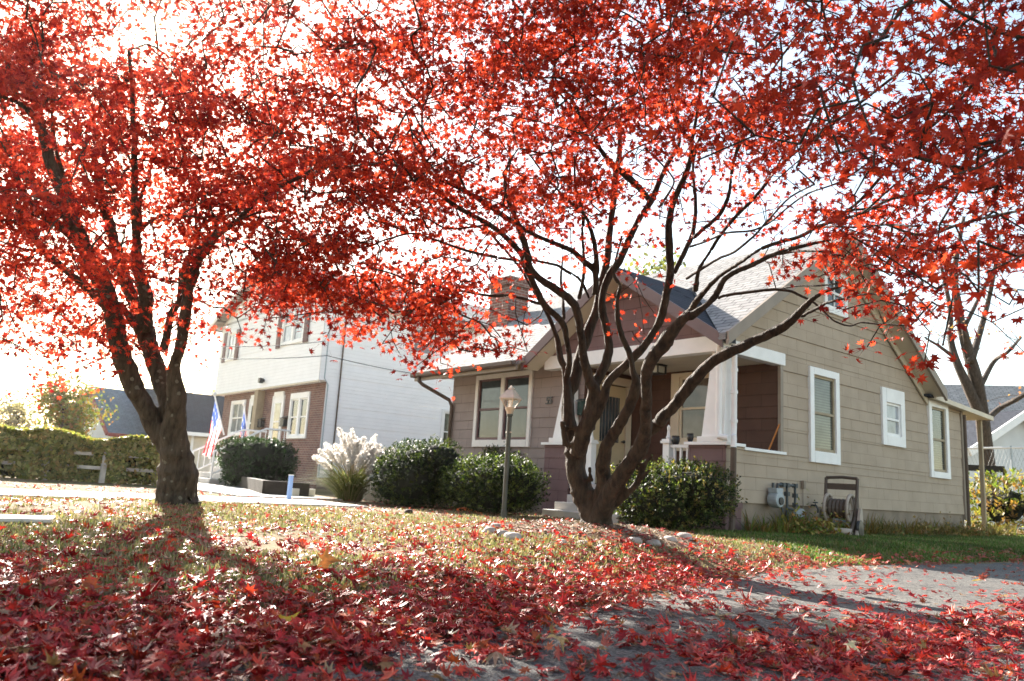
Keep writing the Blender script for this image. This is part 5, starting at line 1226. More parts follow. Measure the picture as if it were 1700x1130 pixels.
LTR = [
 [('L', 430, 1105, 215, e), ('L', 430, 1060, 180), ('L', 432, 980, 160), ('L', 425, 900, 140), ('L', 418, 800, 112), ('L', 425, 700, 92), ('L', 428, 620, 84), ('L', 418, 500, 52), ('L', 447, 400, 50), ('L', 466, 270, 50), ('L', 482, 150, 50), ('L', 512, 60, 54), ('J', 230, 1080, 96), ('J', 290, 950, 100), ('J', 370, 850, 80), ('J', 430, 780, 56), ('J', 490, 735, 46), ('J', 560, 690, 40), ('J', 640, 610, 36), ('J', 720, 530, 38), ('J', 800, 470, 34), ('J', 900, 430, 26), ('J', 1050, 350, 18), ('J', 1250, 300, 12, 7.3)],
 [('L', 420, 880, 96, e), ('L', 345, 775, 84), ('L', 288, 670, 82), ('L', 232, 560, 82), ('L', 188, 440, 84), ('L', 165, 340, 78), ('L', 150, 250, 76), ('L', 112, 150, 72), ('L', 62, 50, 68), ('K', 478, 1000, 78), ('K', 430, 880, 84), ('K', 385, 790, 80), ('K', 340, 650, 64), ('K', 285, 520, 62), ('K', 240, 350, 58), ('K', 205, 270, 44), ('K', 125, 180, 32), ('K', 30, 140, 22), ('K', -120, 60, 14, 7.2)],
 [('L', 415, 700, 90, e), ('L', 360, 550, 78), ('L', 318, 430, 76), ('L', 285, 330, 80), ('L', 250, 230, 60), ('L', 215, 150, 52), ('L', 185, 50, 50), ('K', 655, 1060, 62), ('K', 630, 930, 58), ('K', 590, 790, 54), ('K', 555, 680, 50), ('K', 540, 550, 46), ('K', 500, 430, 26), ('K', 430, 350, 18), ('K', 360, 200, 12, 8.8)],
 [('L', 285, 330, 80, e), ('L', 292, 250, 66), ('L', 293, 180, 58), ('L', 270, 100, 54), ('L', 250, 10, 50), ('K', 755, 960, 54), ('K', 746, 800, 44), ('K', 742, 600, 40), ('K', 742, 400, 36), ('K', 735, 250, 32), ('K', 728, 80, 26), ('K', 710, -120, 18, 7.2)],
 [('L', 372, 430, 40, e), ('L', 388, 345, 36), ('L', 408, 262, 34), ('L', 438, 212, 28), ('L', 450, 110, 28), ('L', 478, 20, 28), ('J', 240, 930, 30), ('J', 305, 835, 26), ('J', 305, 700, 20), ('J', 298, 560, 18), ('J', 280, 450, 15), ('J', 205, 250, 12), ('J', 140, 80, 9, 8.8)],
 [('L', 250, 325, 36, e), ('L', 205, 255, 30), ('L', 180, 215, 28, 8.0)],
 [('L', 145, 260, 44, e), ('L', 82, 192, 40), ('L', 0, 120, 36), ('K', 380, 1105, 40), ('K', 280, 1020, 44), ('K', 200, 930, 42), ('K', 150, 845, 42), ('K', 82, 715, 38), ('K', 20, 655, 28), ('K', -100, 560, 18, 7.4)],
 [('K', 350, 760, 66, e), ('K', 235, 665, 66), ('K', 150, 575, 60), ('K', 88, 520, 44), ('K', 20, 490, 30), ('K', -100, 440, 18, 8.8)],
 [('K', 455, 980, 60, e), ('K', 385, 895, 50), ('K', 250, 785, 46), ('K', 145, 690, 42), ('K', 100, 600, 36), ('K', 60, 520, 26), ('K', -40, 400, 16, 7.6)],
 [('K', 425, 790, 42, e), ('K', 375, 640, 32), ('K', 322, 480, 26), ('K', 292, 330, 20), ('K', 290, 190, 14), ('K', 330, 20, 9, 7.4)],
 [('K', 768, 880, 24, e), ('K', 830, 820, 18), ('K', 905, 788, 16), ('K', 1000, 792, 14), ('K', 1180, 796, 10), ('K', 1350, 770, 7, 7.2)],
 [('K', 780, 860, 26, e), ('K', 772, 710, 22), ('K', 820, 570, 16), ('K', 860, 420, 11), ('K', 950, 260, 8, 8.6)],
 [('J', 430, 780, 50, e), ('J', 440, 700, 40), ('J', 478, 610, 40), ('J', 480, 490, 34), ('J', 520, 330, 24), ('J', 480, 170, 18), ('J', 380, 20, 12, 8.6)],
 [('J', 560, 690, 26, e), ('J', 660, 695, 20), ('J', 760, 705, 16), ('J', 1000, 800, 12), ('J', 1200, 850, 8, 7.0)],
 [('J', 520, 330, 26, 8.4), ('J', 600, 240, 24), ('J', 680, 160, 18), ('J', 820, 60, 12, 7.6)],
 [('K', 610, 980, 14, e), ('K', 540, 900, 12), ('K', 480, 860, 9), ('K', 420, 820, 6, 8.3)],
 [('K', 320, 415, 18, 8.2), ('K', 400, 400, 14), ('K', 450, 370, 11), ('K', 400, 310, 8, 8.9)],
]
lt_base = at(295, 834, 8.0)
left_tree = thing('red_maple_tree', 'thick trunked red maple with pale lichen spots beside the concrete walk', 'tree', lt_base, 'red maples on the front lawn')
LTn = build_tree(left_tree, LTR, .022, MT['bark1'], [c[:3] for c in CP if c[3]], np.random.default_rng(32), tone=(1.25, 1.35, 1.7))  # tone paints the pinkish brightness of the sun flare into these leaves
print('LEAVES', RTn, LTn)

# ------------------------------------------------------------------ shrubs by the house
def sc(px, py_base, py_top, wpx, depth_r=None, y_off=0):
    b = ghit(px, py_base); dd = float(np.dot(b-EYEV, FWD)); h = (py_base-py_top)/FPX*dd; w = wpx/FPX*dd
    return b, dd, h, w
def put_shrub(px, base, top, wpx, n, label, seed, cols, size=.03, back=.3, box=2.9, dscale=1.0, name='evergreen_shrub', **kw):
    b, dd, h, w = sc(px, base, top, wpx); w *= 1.12; h *= 1.06
    dirv = (b-EYEV)*[1, 1, 0]; dirv /= np.linalg.norm(dirv)
    ry = w/2*dscale; c = b+dirv*(ry*1.0+back); c[2] = gz(c[0], c[1])+h*.5
    return shrub(name, c, (w/2, ry, h/2), n, size, cols, label, seed=seed, box=box, **kw)
YEW = [(.016, .028, .008), (.026, .042, .011), (.048, .066, .016), (.013, .022, .007), (.07, .08, .022)]
put_shrub(692, 845, 728, 134, 22000, 'tall dark rounded evergreen shrub beside the plume grass', 41, YEW, .022, shoot=.10)
put_shrub(832, 847, 736, 138, 14000, 'dark evergreen shrub close under the front window', 42, YEW, .022, dscale=.45, shoot=.12, back=.9)
put_shrub(806, 860, 764, 224, 26000, 'wide low evergreen shrub with light tips around the lamp post', 43, YEW+[(.12, .15, .05)], .022, dscale=.45, lobes=8, shoot=.15, back=1.0)
put_shrub(1116, 884, 768, 204, 26000, 'rounded green shrub in front of the porch railing at the house corner', 44, YEW+[(.14, .17, .06), (.16, .12, .05)], .022, dscale=.7, lobes=8, shoot=.15)
put_shrub(424, 812, 726, 114, 14000, 'dark clipped shrub in the timber edged bed before the brick wall', 45, [(.018, .038, .016), (.03, .052, .022), (.02, .036, .014)], .035, box=3.0, rough=.08, shoot=.10, core=.86)
put_shrub(368, 790, 702, 40, 4000, 'narrow bright green conifer behind the front steps railing', 46, [(.05, .12, .03), (.07, .15, .04)], .05, name='conifer', lobes=3)
# plume grass
pb = ghit(580, 831); dP = float(np.dot(pb-EYEV, FWD)); k = dP/FPX
pg = thing('plume_grass', 'tall ornamental grass clump with white feathery plumes by the white wall', 'ornamental grass', pb)
rng = np.random.default_rng(51)
def ribbons(base, n, rng, L0, L1, spread, width, cols, droop, seg=5, lean0=.15):
    V = []; F = []; C = []
    for i in range(n):
        a = rng.uniform(0, 6.283); r0 = rng.uniform(0, spread*.35); L_ = rng.uniform(L0, L1); out = np.array([math.cos(a), math.sin(a), 0]); lean = rng.uniform(lean0, .9)
        p = base+out*r0; d_ = np.array([out[0]*lean, out[1]*lean, 1.0]); d_ /= np.linalg.norm(d_); sd = np.array([-out[1], out[0], 0])
        c = np.array(cols[rng.integers(len(cols))])*rng.uniform(.7, 1.3); b0 = len(V)
        for s in range(seg+1):
            w = width*(1-.9*(s/seg)**2); V += [p-sd*w/2, p+sd*w/2]; C += [c, c]
            p = p+d_*L_/seg; d_ = d_+np.array([out[0]*.3, out[1]*.3, -.45])*droop; d_ /= np.linalg.norm(d_)
        for s in range(seg): F.append((b0+2*s, b0+2*s+1, b0+2*s+3, b0+2*s+2))
    return np.array(V), np.array(F), np.array(C)
V, F, C = ribbons(pb+[0, 0, -.02], 1100, rng, 70*k, 112*k, 55*k, .014, [(.24, .22, .09), (.16, .19, .06), (.30, .25, .13), (.12, .15, .04)], .55)
np_mesh('blades', V, F, MT['grass'], pg, C)
Vs = []; Fs = []; Cs = []; gst = G(); o_ = 0
for i in range(95):
    a = rng.uniform(0, 6.283); rr = rng.uniform(.1, 1)**.6*52*k; hgt = rng.uniform(62, 100)*k*(1-.25*(rr/(52*k))**2)
    if math.cos(a)*RGT[0]+math.sin(a)*RGT[1] > .3: hgt *= .95
    tip = pb+np.array([math.cos(a)*rr, math.sin(a)*rr, hgt]); mid = pb+np.array([math.cos(a)*rr*.4, math.sin(a)*rr*.4, hgt*.6])
    gst.tube(catmull([pb+[math.cos(a)*.05, math.sin(a)*.05, 0], mid, tip], 4), .004, 4)
    ax_ = tip-mid; ax_ /= np.linalg.norm(ax_); Lp = rng.uniform(.20, .34)
    n = 230; t = rng.uniform(-.15, 1, n); rad_ = .045*np.sin(np.clip((t+.2)/1.25, 0, 1)*math.pi)**.7
    dr = rng.normal(0, 1, (n, 3)); dr -= ax_*(dr@ax_)[:, None]; dr /= np.linalg.norm(dr, axis=1)[:, None]
    P = tip+ax_*(t*Lp)[:, None]+dr*(rad_*rng.uniform(.1, 1, n))[:, None]; P[:, 2] -= .10*np.clip(t, 0, 1)**2*Lp*3*.5
    e_ = dr*.5+ax_+rng.normal(0, .35, (n, 3)); e_ /= np.linalg.norm(e_, axis=1)[:, None]; sd = np.cross(e_, rng.normal(0, 1, (n, 3))); sd /= np.linalg.norm(sd, axis=1)[:, None]
    q = np.stack([P-sd*.006, P+sd*.006, P+e_*.045+sd*.004, P+e_*.045-sd*.004], 1).reshape(-1, 3)
    Vs.append(q); Fs.append(np.arange(4*n).reshape(n, 4)+o_); o_ += 4*n; Cs.append(np.tile(np.array([.80, .76, .71])*rng.uniform(.85, 1.1), (4*n, 1)))
np_mesh('plumes', np.vstack(Vs), np.vstack(Fs), MT['plume'], pg, np.vstack(Cs)); gst.build('stalks', MT['tan'], pg)
# weeds along the foundation: stuff
rng = np.random.default_rng(52); Vv = []; Ff = []; Cc = []; o_ = 0
for i in range(330):
    y = rng.uniform(10.4, 20.5); x = XS+rng.uniform(.12, .55); dens = 1.0 if y < 12.6 else .75
    hh = rng.uniform(.12, .34)*(1.25 if 11 < y < 12.6 else 1)
    cols = [(.16, .17, .04), (.10, .14, .03), (.26, .19, .05), (.22, .12, .05)] if y < 13 else [(.20, .14, .06), (.26, .19, .08), (.12, .13, .04), (.24, .14, .04)]
    V, F, C = ribbons(np.array([x, y, gz(x, y)-.01]), 9, rng, hh*.6, hh*1.4, .12, .022, cols, .5, 3, .05)
    Vv.append(V); Ff.append(F+o_); Cc.append(C); o_ += len(V)
for i in range(46):
    y = rng.uniform(11.1, 12.9) if i < 30 else rng.uniform(13.3, 19.5); x = XS+rng.uniform(.2, .75); b_ = np.array([x, y, gz(x, y)]); hh = rng.uniform(.15, .42)
    q, f, c = foliage(34, lambda n: (b_+rng.normal(0, 1, (n, 3))*[.10, .13, 0]+np.abs(rng.normal(0, 1, (n, 3)))*[0, 0, hh*.5], rng.normal(0, 1, (n, 3))+[0, 0, .6]), .035, [(.22, .22, .05), (.14, .18, .04), (.34, .27, .08), (.30, .15, .05)] if i < 30 else [(.28, .19, .08), (.18, .17, .05), (.30, .15, .06)], rng, .55)
    Vv.append(q); Ff.append(f+o_); Cc.append(c); o_ += len(q)
wd = np_mesh('weeds', np.vstack(Vv), np.vstack(Ff), MT['grass'], None, np.vstack(Cc)); tag(wd, 'yellowing weeds and dry stems along the foot of the shingled side wall', 'weeds', kind='stuff')

# ------------------------------------------------------------------ right background
def simple_tree(name, base, h, r, trunk_r, crown_n, cols, label, seed, leaf=.12, crown=True, limbs=9, lean=(0, 0), density=1.0, sub=6, group=None):
    rng = np.random.default_rng(seed); base = np.array(base, float)
    t = thing(name, label, 'tree', base, group); g = G(); tips = []
    top = base+np.array([lean[0], lean[1], h*.62])
    tp_ = catmull([base-[0, 0, .2], base+(top-base)*.35+rng.normal(0, .06*h*.3, 3)*[1, 1, 0], base+(top-base)*.7+rng.normal(0, .05*h*.3, 3)*[1, 1, 0], top], 5)
    g.tube(tp_, np.linspace(trunk_r*1.15, trunk_r*.35, len(tp_)), 9)
    for k in range(limbs):
        f = rng.uniform(.35, 1.0); p = base+(top-base)*f; a = rng.uniform(0, 6.283); L_ = r*rng.uniform(.55, 1.0)*(1.1-.3*f)
        q = p+np.array([math.cos(a)*L_, math.sin(a)*L_, L_*rng.uniform(.3, .9)]); m = (p+q)/2+np.array([0, 0, -.08*L_])
        c = catmull([p, m, q], 4); r0 = trunk_r*.42*(1.2-.6*f); g.tube(c, np.linspace(r0, r0*.25, len(c)), 6)
        for s in range(sub):
            u = c[rng.integers(2, len(c))]; v = u+rng.normal(0, 1, 3)*[.3, .3, .25]*r*.7+[0, 0, .12*r]; g.tube(catmull([u, (u+v)/2+rng.normal(0, .03*r, 3), v], 3), np.linspace(r0*.3, r0*.08, 7), 4, False); tips.append(v)
    g.build('trunk', MT['bark3'], t, smooth=True)
    if crown_n:
        T = np.array(tips)
        def pf(n):
            c = T[rng.integers(0, len(T), n)]; P = c+rng.normal(0, 1, (n, 3))*r*.17; return P, (P-c)
        q, f, c = foliage(crown_n, pf, leaf, cols, rng, .6); np_mesh('crown', q, f, MT['shrub'], t, c)
    return t
b0 = at(1642, 800, 24); b0[2] = .1
bt = thing('bare_tree', 'nearly bare brown tree rising behind the rear corner of the bungalow', 'tree', b0)
rng = np.random.default_rng(61); g = G(); gt = G(); tips = []
for pl in ([(1644, 812, 34), (1642, 790, 30), (1636, 740, 28), (1630, 690, 27), (1620, 630, 26), (1606, 580, 22), (1592, 520, 17), (1585, 450, 12), (1600, 360, 7)],
           [(1628, 690, 22), (1606, 640, 20), (1588, 600, 16), (1578, 560, 13), (1577, 510, 10), (1560, 430, 6)], [(1612, 600, 16), (1630, 540, 12), (1645, 480, 9), (1660, 400, 6)],
           [(1640, 695, 13), (1662, 676, 11), (1700, 655, 9), (1740, 620, 6)], [(1628, 640, 12), (1650, 600, 9), (1672, 585, 7), (1695, 560, 5)], [(1580, 590, 8), (1560, 575, 6), (1535, 560, 4)], [(1604, 570, 10), (1585, 470, 7), (1540, 400, 5)], [(1600, 545, 9), (1650, 450, 7), (1700, 400, 5)]):
    q = catmull([np.append(at(x_, y_, 24+.4*math.sin(x_*.05+k_)), max(w_*.4*24/FPX, .012)) for k_, (x_, y_, w_) in enumerate(pl)], 5); g.tube(q[:, :3], q[:, 3], 9)
    for _ in range(9):
        u = q[rng.integers(len(q)//2, len(q)), :3]; v = u+rng.normal(0, .45, 3)+[0, 0, .45]; gt.tube(catmull([u, (u+v)/2+rng.normal(0, .08, 3), v], 3), np.linspace(.012, .004, 7), 4, False); tips.append(v)
g.build('trunk', MT['bark3'], bt, smooth=True); gt.build('twigs', MT['bark3'], bt, smooth=True)
T_ = np.array(tips); q, f, c = foliage(420, lambda n: (T_[rng.integers(0, len(T_), n)]+rng.normal(0, .18, (n, 3)), rng.normal(0, 1, (n, 3))), .05, [(.35, .12, .08), (.3, .16, .08)], rng, .6); np_mesh('crown', q, f, MT['shrub'], bt, c)
b1 = at(1690, 800, 40); b1[2] = .1
simple_tree('bare_tree', b1, 6.5, 3.0, .18, 900, [(.28, .16, .15), (.3, .2, .16)], 'purplish bare thicket tree at the right edge behind the white house', 62, .09, limbs=14, sub=9)
h3 = at(1668, 735, 34)
far_house(h3, R(35), 6.5, 5.0, 4.2, 1.7, 'white_far', 'roof', 'distant pale house at the right behind the bare tree', 'soffit', [('f', -1.6, 2.0, .9, 1.2), ('f', 1.2, 2.0, .9, 1.2)])
h4 = at(1590, 690, 31)
far_house(h4, R(-20), 5.0, 5.0, 2.7, 1.4, 'white_far', 'roof_dark', 'low grey garage with a dark roof behind the rear corner of the bungalow', 'white', [('f', 0, 1.0, 1.0, 1.2)])
put_shrub(1672, 889, 792, 100, 3800, 'yellowing autumn shrub at the right edge beyond the lawn', 47, [(.20, .18, .05), (.10, .13, .03), (.30, .26, .12), (.24, .13, .05)], .06, name='autumn_shrub', rough=.25, shell=.8, core=.5, shoot=.3)
ca = at(1600, 744, 24); cbb = at(1760, 742, 23)
cf = thing('chain_link_fence', 'thin chain link fence with a pale top rail right of the bungalow', 'fence', (ca+cbb)/2*[1, 1, 0]+[0, 0, .1])
g = G(); g.tube([ca, cbb], .03, 8); g.build('top_rail', MT['offwhite'], cf)
for t in np.linspace(.02, .98, 3):
    q = ca+(cbb-ca)*t; g = G(); g.tube([q*[1, 1, 0]+[0, 0, .05], q+[0, 0, .06]], .03, 8); g.build('post', MT['meter'], cf)
g = G()
for k in range(26):
    t0 = k/26
    for s in (0, 1):
        q0 = ca+(cbb-ca)*t0; q1 = ca+(cbb-ca)*min(1, t0+.32)
        if t0+.32 > 1: continue
        a_ = q0*[1, 1, 0]+[0, 0, .12 if s else q0[2]]; b_ = q1*[1, 1, 0]+[0, 0, q1[2] if s else .12]; g.tube([a_, b_], .0022, 3, False)
g.build('mesh', MT['pipe'], cf)
pa = at(1604, 776, 21.5); pbm = at(1668, 779, 21.0)
g = G(); g.bar(pa, pbm, .16, .16); g.bar(pa*[1, 1, 0]+[0, 0, .1], pa+[0, 0, -.05], .08, .08, (1, 0, 0)); g.bar(pbm*[1, 1, 0]+[0, 0, .1], pbm+[0, 0, -.05], .08, .08, (1, 0, 0))
bm = g.build('timber_rail', MT['timber'], None); tag(bm, 'dark horizontal timber rail on posts behind the rear corner of the bungalow', 'rail')

# far left trees
for (px, dd, h, r, n, cols, lab, sd) in ((92, 36, 4.6, 1.7, 4200, [(.20, .15, .04), (.13, .15, .035), (.25, .12, .05), (.10, .12, .03)], 'green and rusty autumn tree above the left hedge', 71),
        (20, 48, 4.6, 2.2, 1500, [(.25, .2, .17), (.2, .17, .14)], 'greyish thin tree at the far left edge', 72),
        (175, 85, 6.0, 2.6, 2500, [(.32, .16, .10), (.24, .15, .10)], 'pinkish brown tree left of the blue roofed cottage', 73),
        (255, 60, 5.8, 2.6, 1800, [(.30, .22, .15), (.25, .19, .13)], 'pale bare tree behind the blue roofed cottage', 74),
        (330, 58, 6.0, 2.6, 2400, [(.36, .24, .13), (.30, .2, .12)], 'pale orange tree behind the dark roofed house', 75)):
    b = at(px, 760, dd); b[2] = .1; simple_tree('autumn_tree', b, h, r, .14, n, cols, lab, sd, .10*dd/40, group=None)
b = at(1075, 600, 26); b[2] = .1
simple_tree('autumn_tree', b, 11.5, 2.2, .16, 2600, [(.12, .13, .06), (.15, .14, .07)], 'olive green tree top showing above the porch gable', 76, .10)

# ------------------------------------------------------------------ mulch mound, stones and small things on the ground
g = []; rr = np.linspace(0, 1, 9); aa = np.linspace(0, 2*math.pi, 41)[:-1]
V = []; 
for r_ in rr:
    for a in aa:
        R0 = 1.02+.10*math.sin(3*a+1)+.06*math.sin(7*a); x = TR[0]-.1+math.cos(a)*R0*r_; y = TR[1]+.05+math.sin(a)*R0*r_
        V.append((x, y, gz(x, y)+.03*(1-r_**3)+.004+.008*math.sin(x*31)*math.sin(y*29)))
F = [(i*40+k_, i*40+(k_+1) % 40, (i+1)*40+(k_+1) % 40, (i+1)*40+k_) for i in range(8) for k_ in range(40)]
mu = np_mesh('mulch', V, F, MT['chip'], None, smooth=True); tag(mu, kind='structure')
rng = np.random.default_rng(90)
def chips(n):
    a = rng.uniform(0, 6.283, n); r = np.sqrt(rng.uniform(0, 1, n))*1.02; x = TR[0]-.1+np.cos(a)*r; y = TR[1]+.05+np.sin(a)*r
    return np.stack([x, y, ground(x, y)+.03*(1-np.minimum(r, 1)**3)+.012], 1), np.tile([0, 0, 2.2], (n, 1))
q, f, c = foliage(5200, chips, .022, [(.30, .21, .15), (.20, .13, .09), (.38, .28, .21), (.12, .08, .06), (.34, .15, .11)], rng, .35)
tag(np_mesh('wood_chips', q, f, MT['fallen'], None, c), 'loose wood chips and leaf scraps over the mulch mound under the many stemmed maple', 'mulch', kind='stuff')
def rock(px, py, wpx, hpx, label, mat='stone', seed=0, group=None):
    rng = np.random.default_rng(seed); b = ghit(px, py); dd = float(np.dot(b-EYEV, FWD)); k = dd/FPX; lf = lump(rng, 6, 2.2)
    th = np.linspace(0, math.pi, 12); ph = np.linspace(0, 2*math.pi, 19)[:-1]
    D = np.array([[math.sin(a)*math.cos(p), math.sin(a)*math.sin(p), math.cos(a)] for a in th for p in ph])
    q = D*(1+.22*lf(D))[:, None]*[wpx*k/2, wpx*k/2*.8, hpx*k*.62]; q[:, 2] = np.minimum(q[:, 2], hpx*k*.55)
    c = b+(b-EYEV)*[1, 1, 0]/np.linalg.norm((b-EYEV)[:2])*wpx*k*.3; V = q+c+[0, 0, hpx*k*.28]
    F = [(i*18+j, i*18+(j+1) % 18, (i+1)*18+(j+1) % 18, (i+1)*18+j) for i in range(11) for j in range(18)]
    o = np_mesh('rock', V, F, MT[mat], None, smooth=True); tag(o, label, 'rock', group); return o
ST = 'stones edging the mulch mound'
rock(813, 886, 26, 13, 'leftmost pale round stone of the mulch edging', seed=1, group=ST)
rock(833, 890, 26, 12, 'flat pale stone second from the left in the mulch edging', seed=2, group=ST)
rock(851, 896, 34, 14, 'largest grey stone at the left end of the mulch edging', seed=3, group=ST)
rock(822, 878, 20, 11, 'reddish dusted stone behind the pale stones of the mulch edging', seed=4, group=ST)
rock(931, 903, 22, 9, 'small stone half sunk at the front of the mulch mound', seed=5, group=ST)
rock(968, 905, 24, 9, 'rounded stone below the trunk at the front of the mulch mound', seed=6, group=ST)
rock(1053, 902, 30, 12, 'grey stone in the trunk shadow at the right of the mulch mound', seed=7, group=ST)
rock(1085, 905, 28, 11, 'flat stone in the middle of the shaded mulch edging', seed=8, group=ST)
rock(1112, 900, 24, 12, 'grey stone second from the right in the mulch edging', seed=9, group=ST)
rock(1136, 897, 30, 15, 'rightmost rounded grey stone of the mulch edging', seed=10, group=ST)
rock(678, 853, 17, 9, 'dark lone stone lying on the sunny lawn', 'darkstone', seed=11)
rock(1003, 977, 20, 9, 'white pebble lying among red leaves', 'white', seed=12)
b = ghit(572, 1083)
g = G(); g.lathe((b[0], b[1], b[2]+.004), [(.026, 0), (.03, .003), (.027, .006), (.005, .007)], 18); o = g.build('white_disc', MT['white'], None, smooth=False); tag(o, 'small white plastic disc lying on the asphalt', 'disc')
a = ghit(763, 849); b = ghit(800, 853); g = G(); pts = [a+(b-a)*t+np.array([0, 0, .03+.02*math.sin(t*5)]) for t in np.linspace(0, 1, 8)]; g.tube(pts, np.linspace(.035, .012, 8), 8); g.lathe(a+[0, 0, .03], [(.05, -.02), (.06, 0), (.05, .02)], 10)
o = g.build('orange_trowel', MT['orange'], None); tag(o, 'orange plastic tool lying in the grass before the wide low shrub', 'tool')
b = ghit(40, 867); g = G(); g.prism([(b[0]-.35, b[1]-.9, b[2]+.01), (b[0]+.1, b[1]-1.0, b[2]+.01), (b[0]+.2, b[1]+.15, b[2]+.01), (b[0]-.25, b[1]+.25, b[2]+.01)], (0, 0, .03)); o = g.build('stepping_stone', MT['concrete'], None, bevel=.01); tag(o, 'pale flat stepping stone in the lawn at the left edge', 'stepping stone')

# ------------------------------------------------------------------ grass and fallen leaves
rng = np.random.default_rng(81)
def wedge(n, r0, r1, a0, a1, p=1.0):
    "points by polar sampling about the street side; denser near"
    r = r0*(r1/r0)**(rng.uniform(0, 1, n)**p); a = rng.uniform(a0, a1, n); return np.sin(a)*r, np.cos(a)*r, r
def blades(n, x, y, hgt, cols, wid=.005):
    z = ground(x, y)-.004; a = rng.uniform(0, 6.283, n); ln = rng.uniform(.15, 1.1, n); h = hgt*rng.uniform(.5, 1.3, n); w = wid*rng.uniform(.7, 1.4, n)
    P = np.stack([x, y, z], 1); o = np.stack([np.cos(a), np.sin(a), np.zeros(n)], 1); s = np.stack([-np.sin(a), np.cos(a), np.zeros(n)], 1)
    m = P+o*(h*ln*.25)[:, None]; m[:, 2] += h*.6; t = P+o*(h*ln*.8)[:, None]; t[:, 2] += h*(1-.25*ln)
    V = np.stack([P-s*w[:, None], P+s*w[:, None], m+s*w[:, None]*.7, m-s*w[:, None]*.7, t], 1).reshape(-1, 3)
    b = np.arange(n)*5; F = np.concatenate([np.stack([b, b+1, b+2], 1), np.stack([b, b+2, b+3], 1), np.stack([b+3, b+2, b+4], 1)])
    c = np.array(cols)[rng.integers(0, len(cols), n)]*rng.uniform(.7, 1.3, (n, 1)); return V, F, np.repeat(c, 5, 0)
def is_lawn(x, y):
    walk = (x > -13.45) & (x < -11.25) & (y < 6.5)
    mound = ((x-TR[0])**2+(y-TR[1])**2) < 1.0
    return (edge_x(y)-x > .05) & ~walk & ~mound & ~((y > YF-1.0) & (x < XS-.0) & (x > -15.5))
x, y, r_ = wedge(190000, 2.6, 15, R(-92), R(-14), .8)
nz = np.sin(x*1.7+y*.6)+np.sin(y*2.3-x*.8+1)+np.sin(x*4.1+2)*np.sin(y*3.7)
k = is_lawn(x, y) & (rng.uniform(-1.6, 2.2, len(x)) < nz) & (x > -11.2) & ~((x > XS+.0) & (y > 9.0)); x, y = x[k], y[k]
V, F, C = blades(len(x), x, y, .045, [(.13, .15, .05), (.18, .18, .08), (.29, .23, .14), (.34, .26, .17), (.26, .2, .12), (.3, .22, .15)])
o = np_mesh('grass', V, F, MT['grass'], None, C); tag(o, 'thin dry tufts of lawn grass between the fallen leaves', 'grass', kind='stuff')
n = 70000; x = rng.uniform(XS+.15, -3.9, n); y = 7.2+14*rng.uniform(0, 1, n)**1.3; k = is_lawn(x, y) & (y > 7.6+(x+4)*-.45); x, y = x[k], y[k]
V, F, C = blades(len(x), x, y, .06, [(.06, .13, .022), (.08, .155, .03), (.11, .16, .04), (.15, .15, .05), (.22, .18, .09)], .006)
C = C*(1+.45*np.sin(V[:, :1]*2.3+np.sin(V[:, 1:2]*1.7)*2)*np.sin(V[:, 1:2]*1.3))*[1, 1, 1]
o = np_mesh('grass', V, F, MT['grass'], None, C); tag(o, 'lush green lawn strip between the side wall and the driveway', 'grass', kind='stuff')

LC = np.array([[.43, .017, .020], [.53, .032, .026], [.29, .011, .016], [.60, .058, .028], [.46, .05, .045], [.42, .085, .07], [.44, .075, .02], [.40, .22, .14], [.34, .17, .07], [.16, .07, .035], [.12, .02, .015]])
LW = np.array([.19, .18, .13, .14, .09, .06, .06, .04, .03, .04, .04])
def carpet(n_try, r0, r1, dens):
    x, y, r = wedge(n_try, r0, r1, R(-93), R(-12), .9)
    k = rng.uniform(0, 1, n_try) < dens(x, y, r); return x[k], y[k]
def dens(x, y, r):
    e = edge_x(y)-x                       # >0 on the lawn
    cl = .5+.5*np.sin(x*2.9+y*1.1+.5)*np.sin(y*2.3-x*1.3)
    patch = np.clip(.35+1.1*(.5+.5*np.sin(x*3.7+1.8*np.sin(y*2.1+.4))*np.sin(y*4.3+1.6*np.sin(x*2.7))), 0, 1)
    n2 = .5+.5*np.sin(x*6.1+2*np.sin(y*3.3))*np.sin(y*5.3+1.5*np.sin(x*4.1))
    band = np.exp(-((e-.25)/.55)**2)      # drift along the edge of the asphalt
    lawn_ = np.where(e > 0, .20+.34*cl*n2+.75*np.exp(-np.maximum(e-.1, 0)/.75)*(.5+.5*n2), 0)*np.where(e > .5, patch, 1)
    dx = (x+1.75+.10*np.sin(y*3.1))/.34
    drift = np.exp(-dx**2)*np.clip((y-2.3)/.8, 0, 1)*(.45+.55*n2)
    road = np.where(e <= 0, .05+.9*np.exp(e/.14)*np.where(y < 2.6, 1, .5)+.55*np.exp(e/.5)*(n2 > .55)+drift, 0)
    near = 0*x
    far = np.where(r > 7.5, .8, 1.0)
    lawn_ = lawn_*np.where((y > 5.2) & (x > -6.5), .45, 1.0)
    q = np.clip((lawn_+road+band*.25*(e > 0))*far, 0, 1)
    q *= ~((x > -13.4) & (x < -11.3) & (y < 6.4)) | (rng.uniform(0, 1, len(x)) < .12)
    q *= ~((y > YF-1.0) & (x < XS) & (x > -15.5)); q *= ~((x < -4.6) & (y > 8.6+.0*x) & (rng.uniform(0, 1, len(x)) < .93) & (x > XS))
    q *= ~(((x-TL[0])**2+(y-TL[1])**2) < .16); q *= ~(((x-TR[0])**2+(y-TR[1])**2) < .06)
    return q
x, y = carpet(92000, 1.5, 17, dens)
e_ = edge_x(y)-x
thick = np.clip(np.exp(-((e_-.1)/.7)**2), 0, 1)
z = ground(x, y)+.010+rng.uniform(0, 1, len(x))**1.5*(.018+.055*thick)
z = np.where(e_ < 0, np.maximum(z, .012), z)
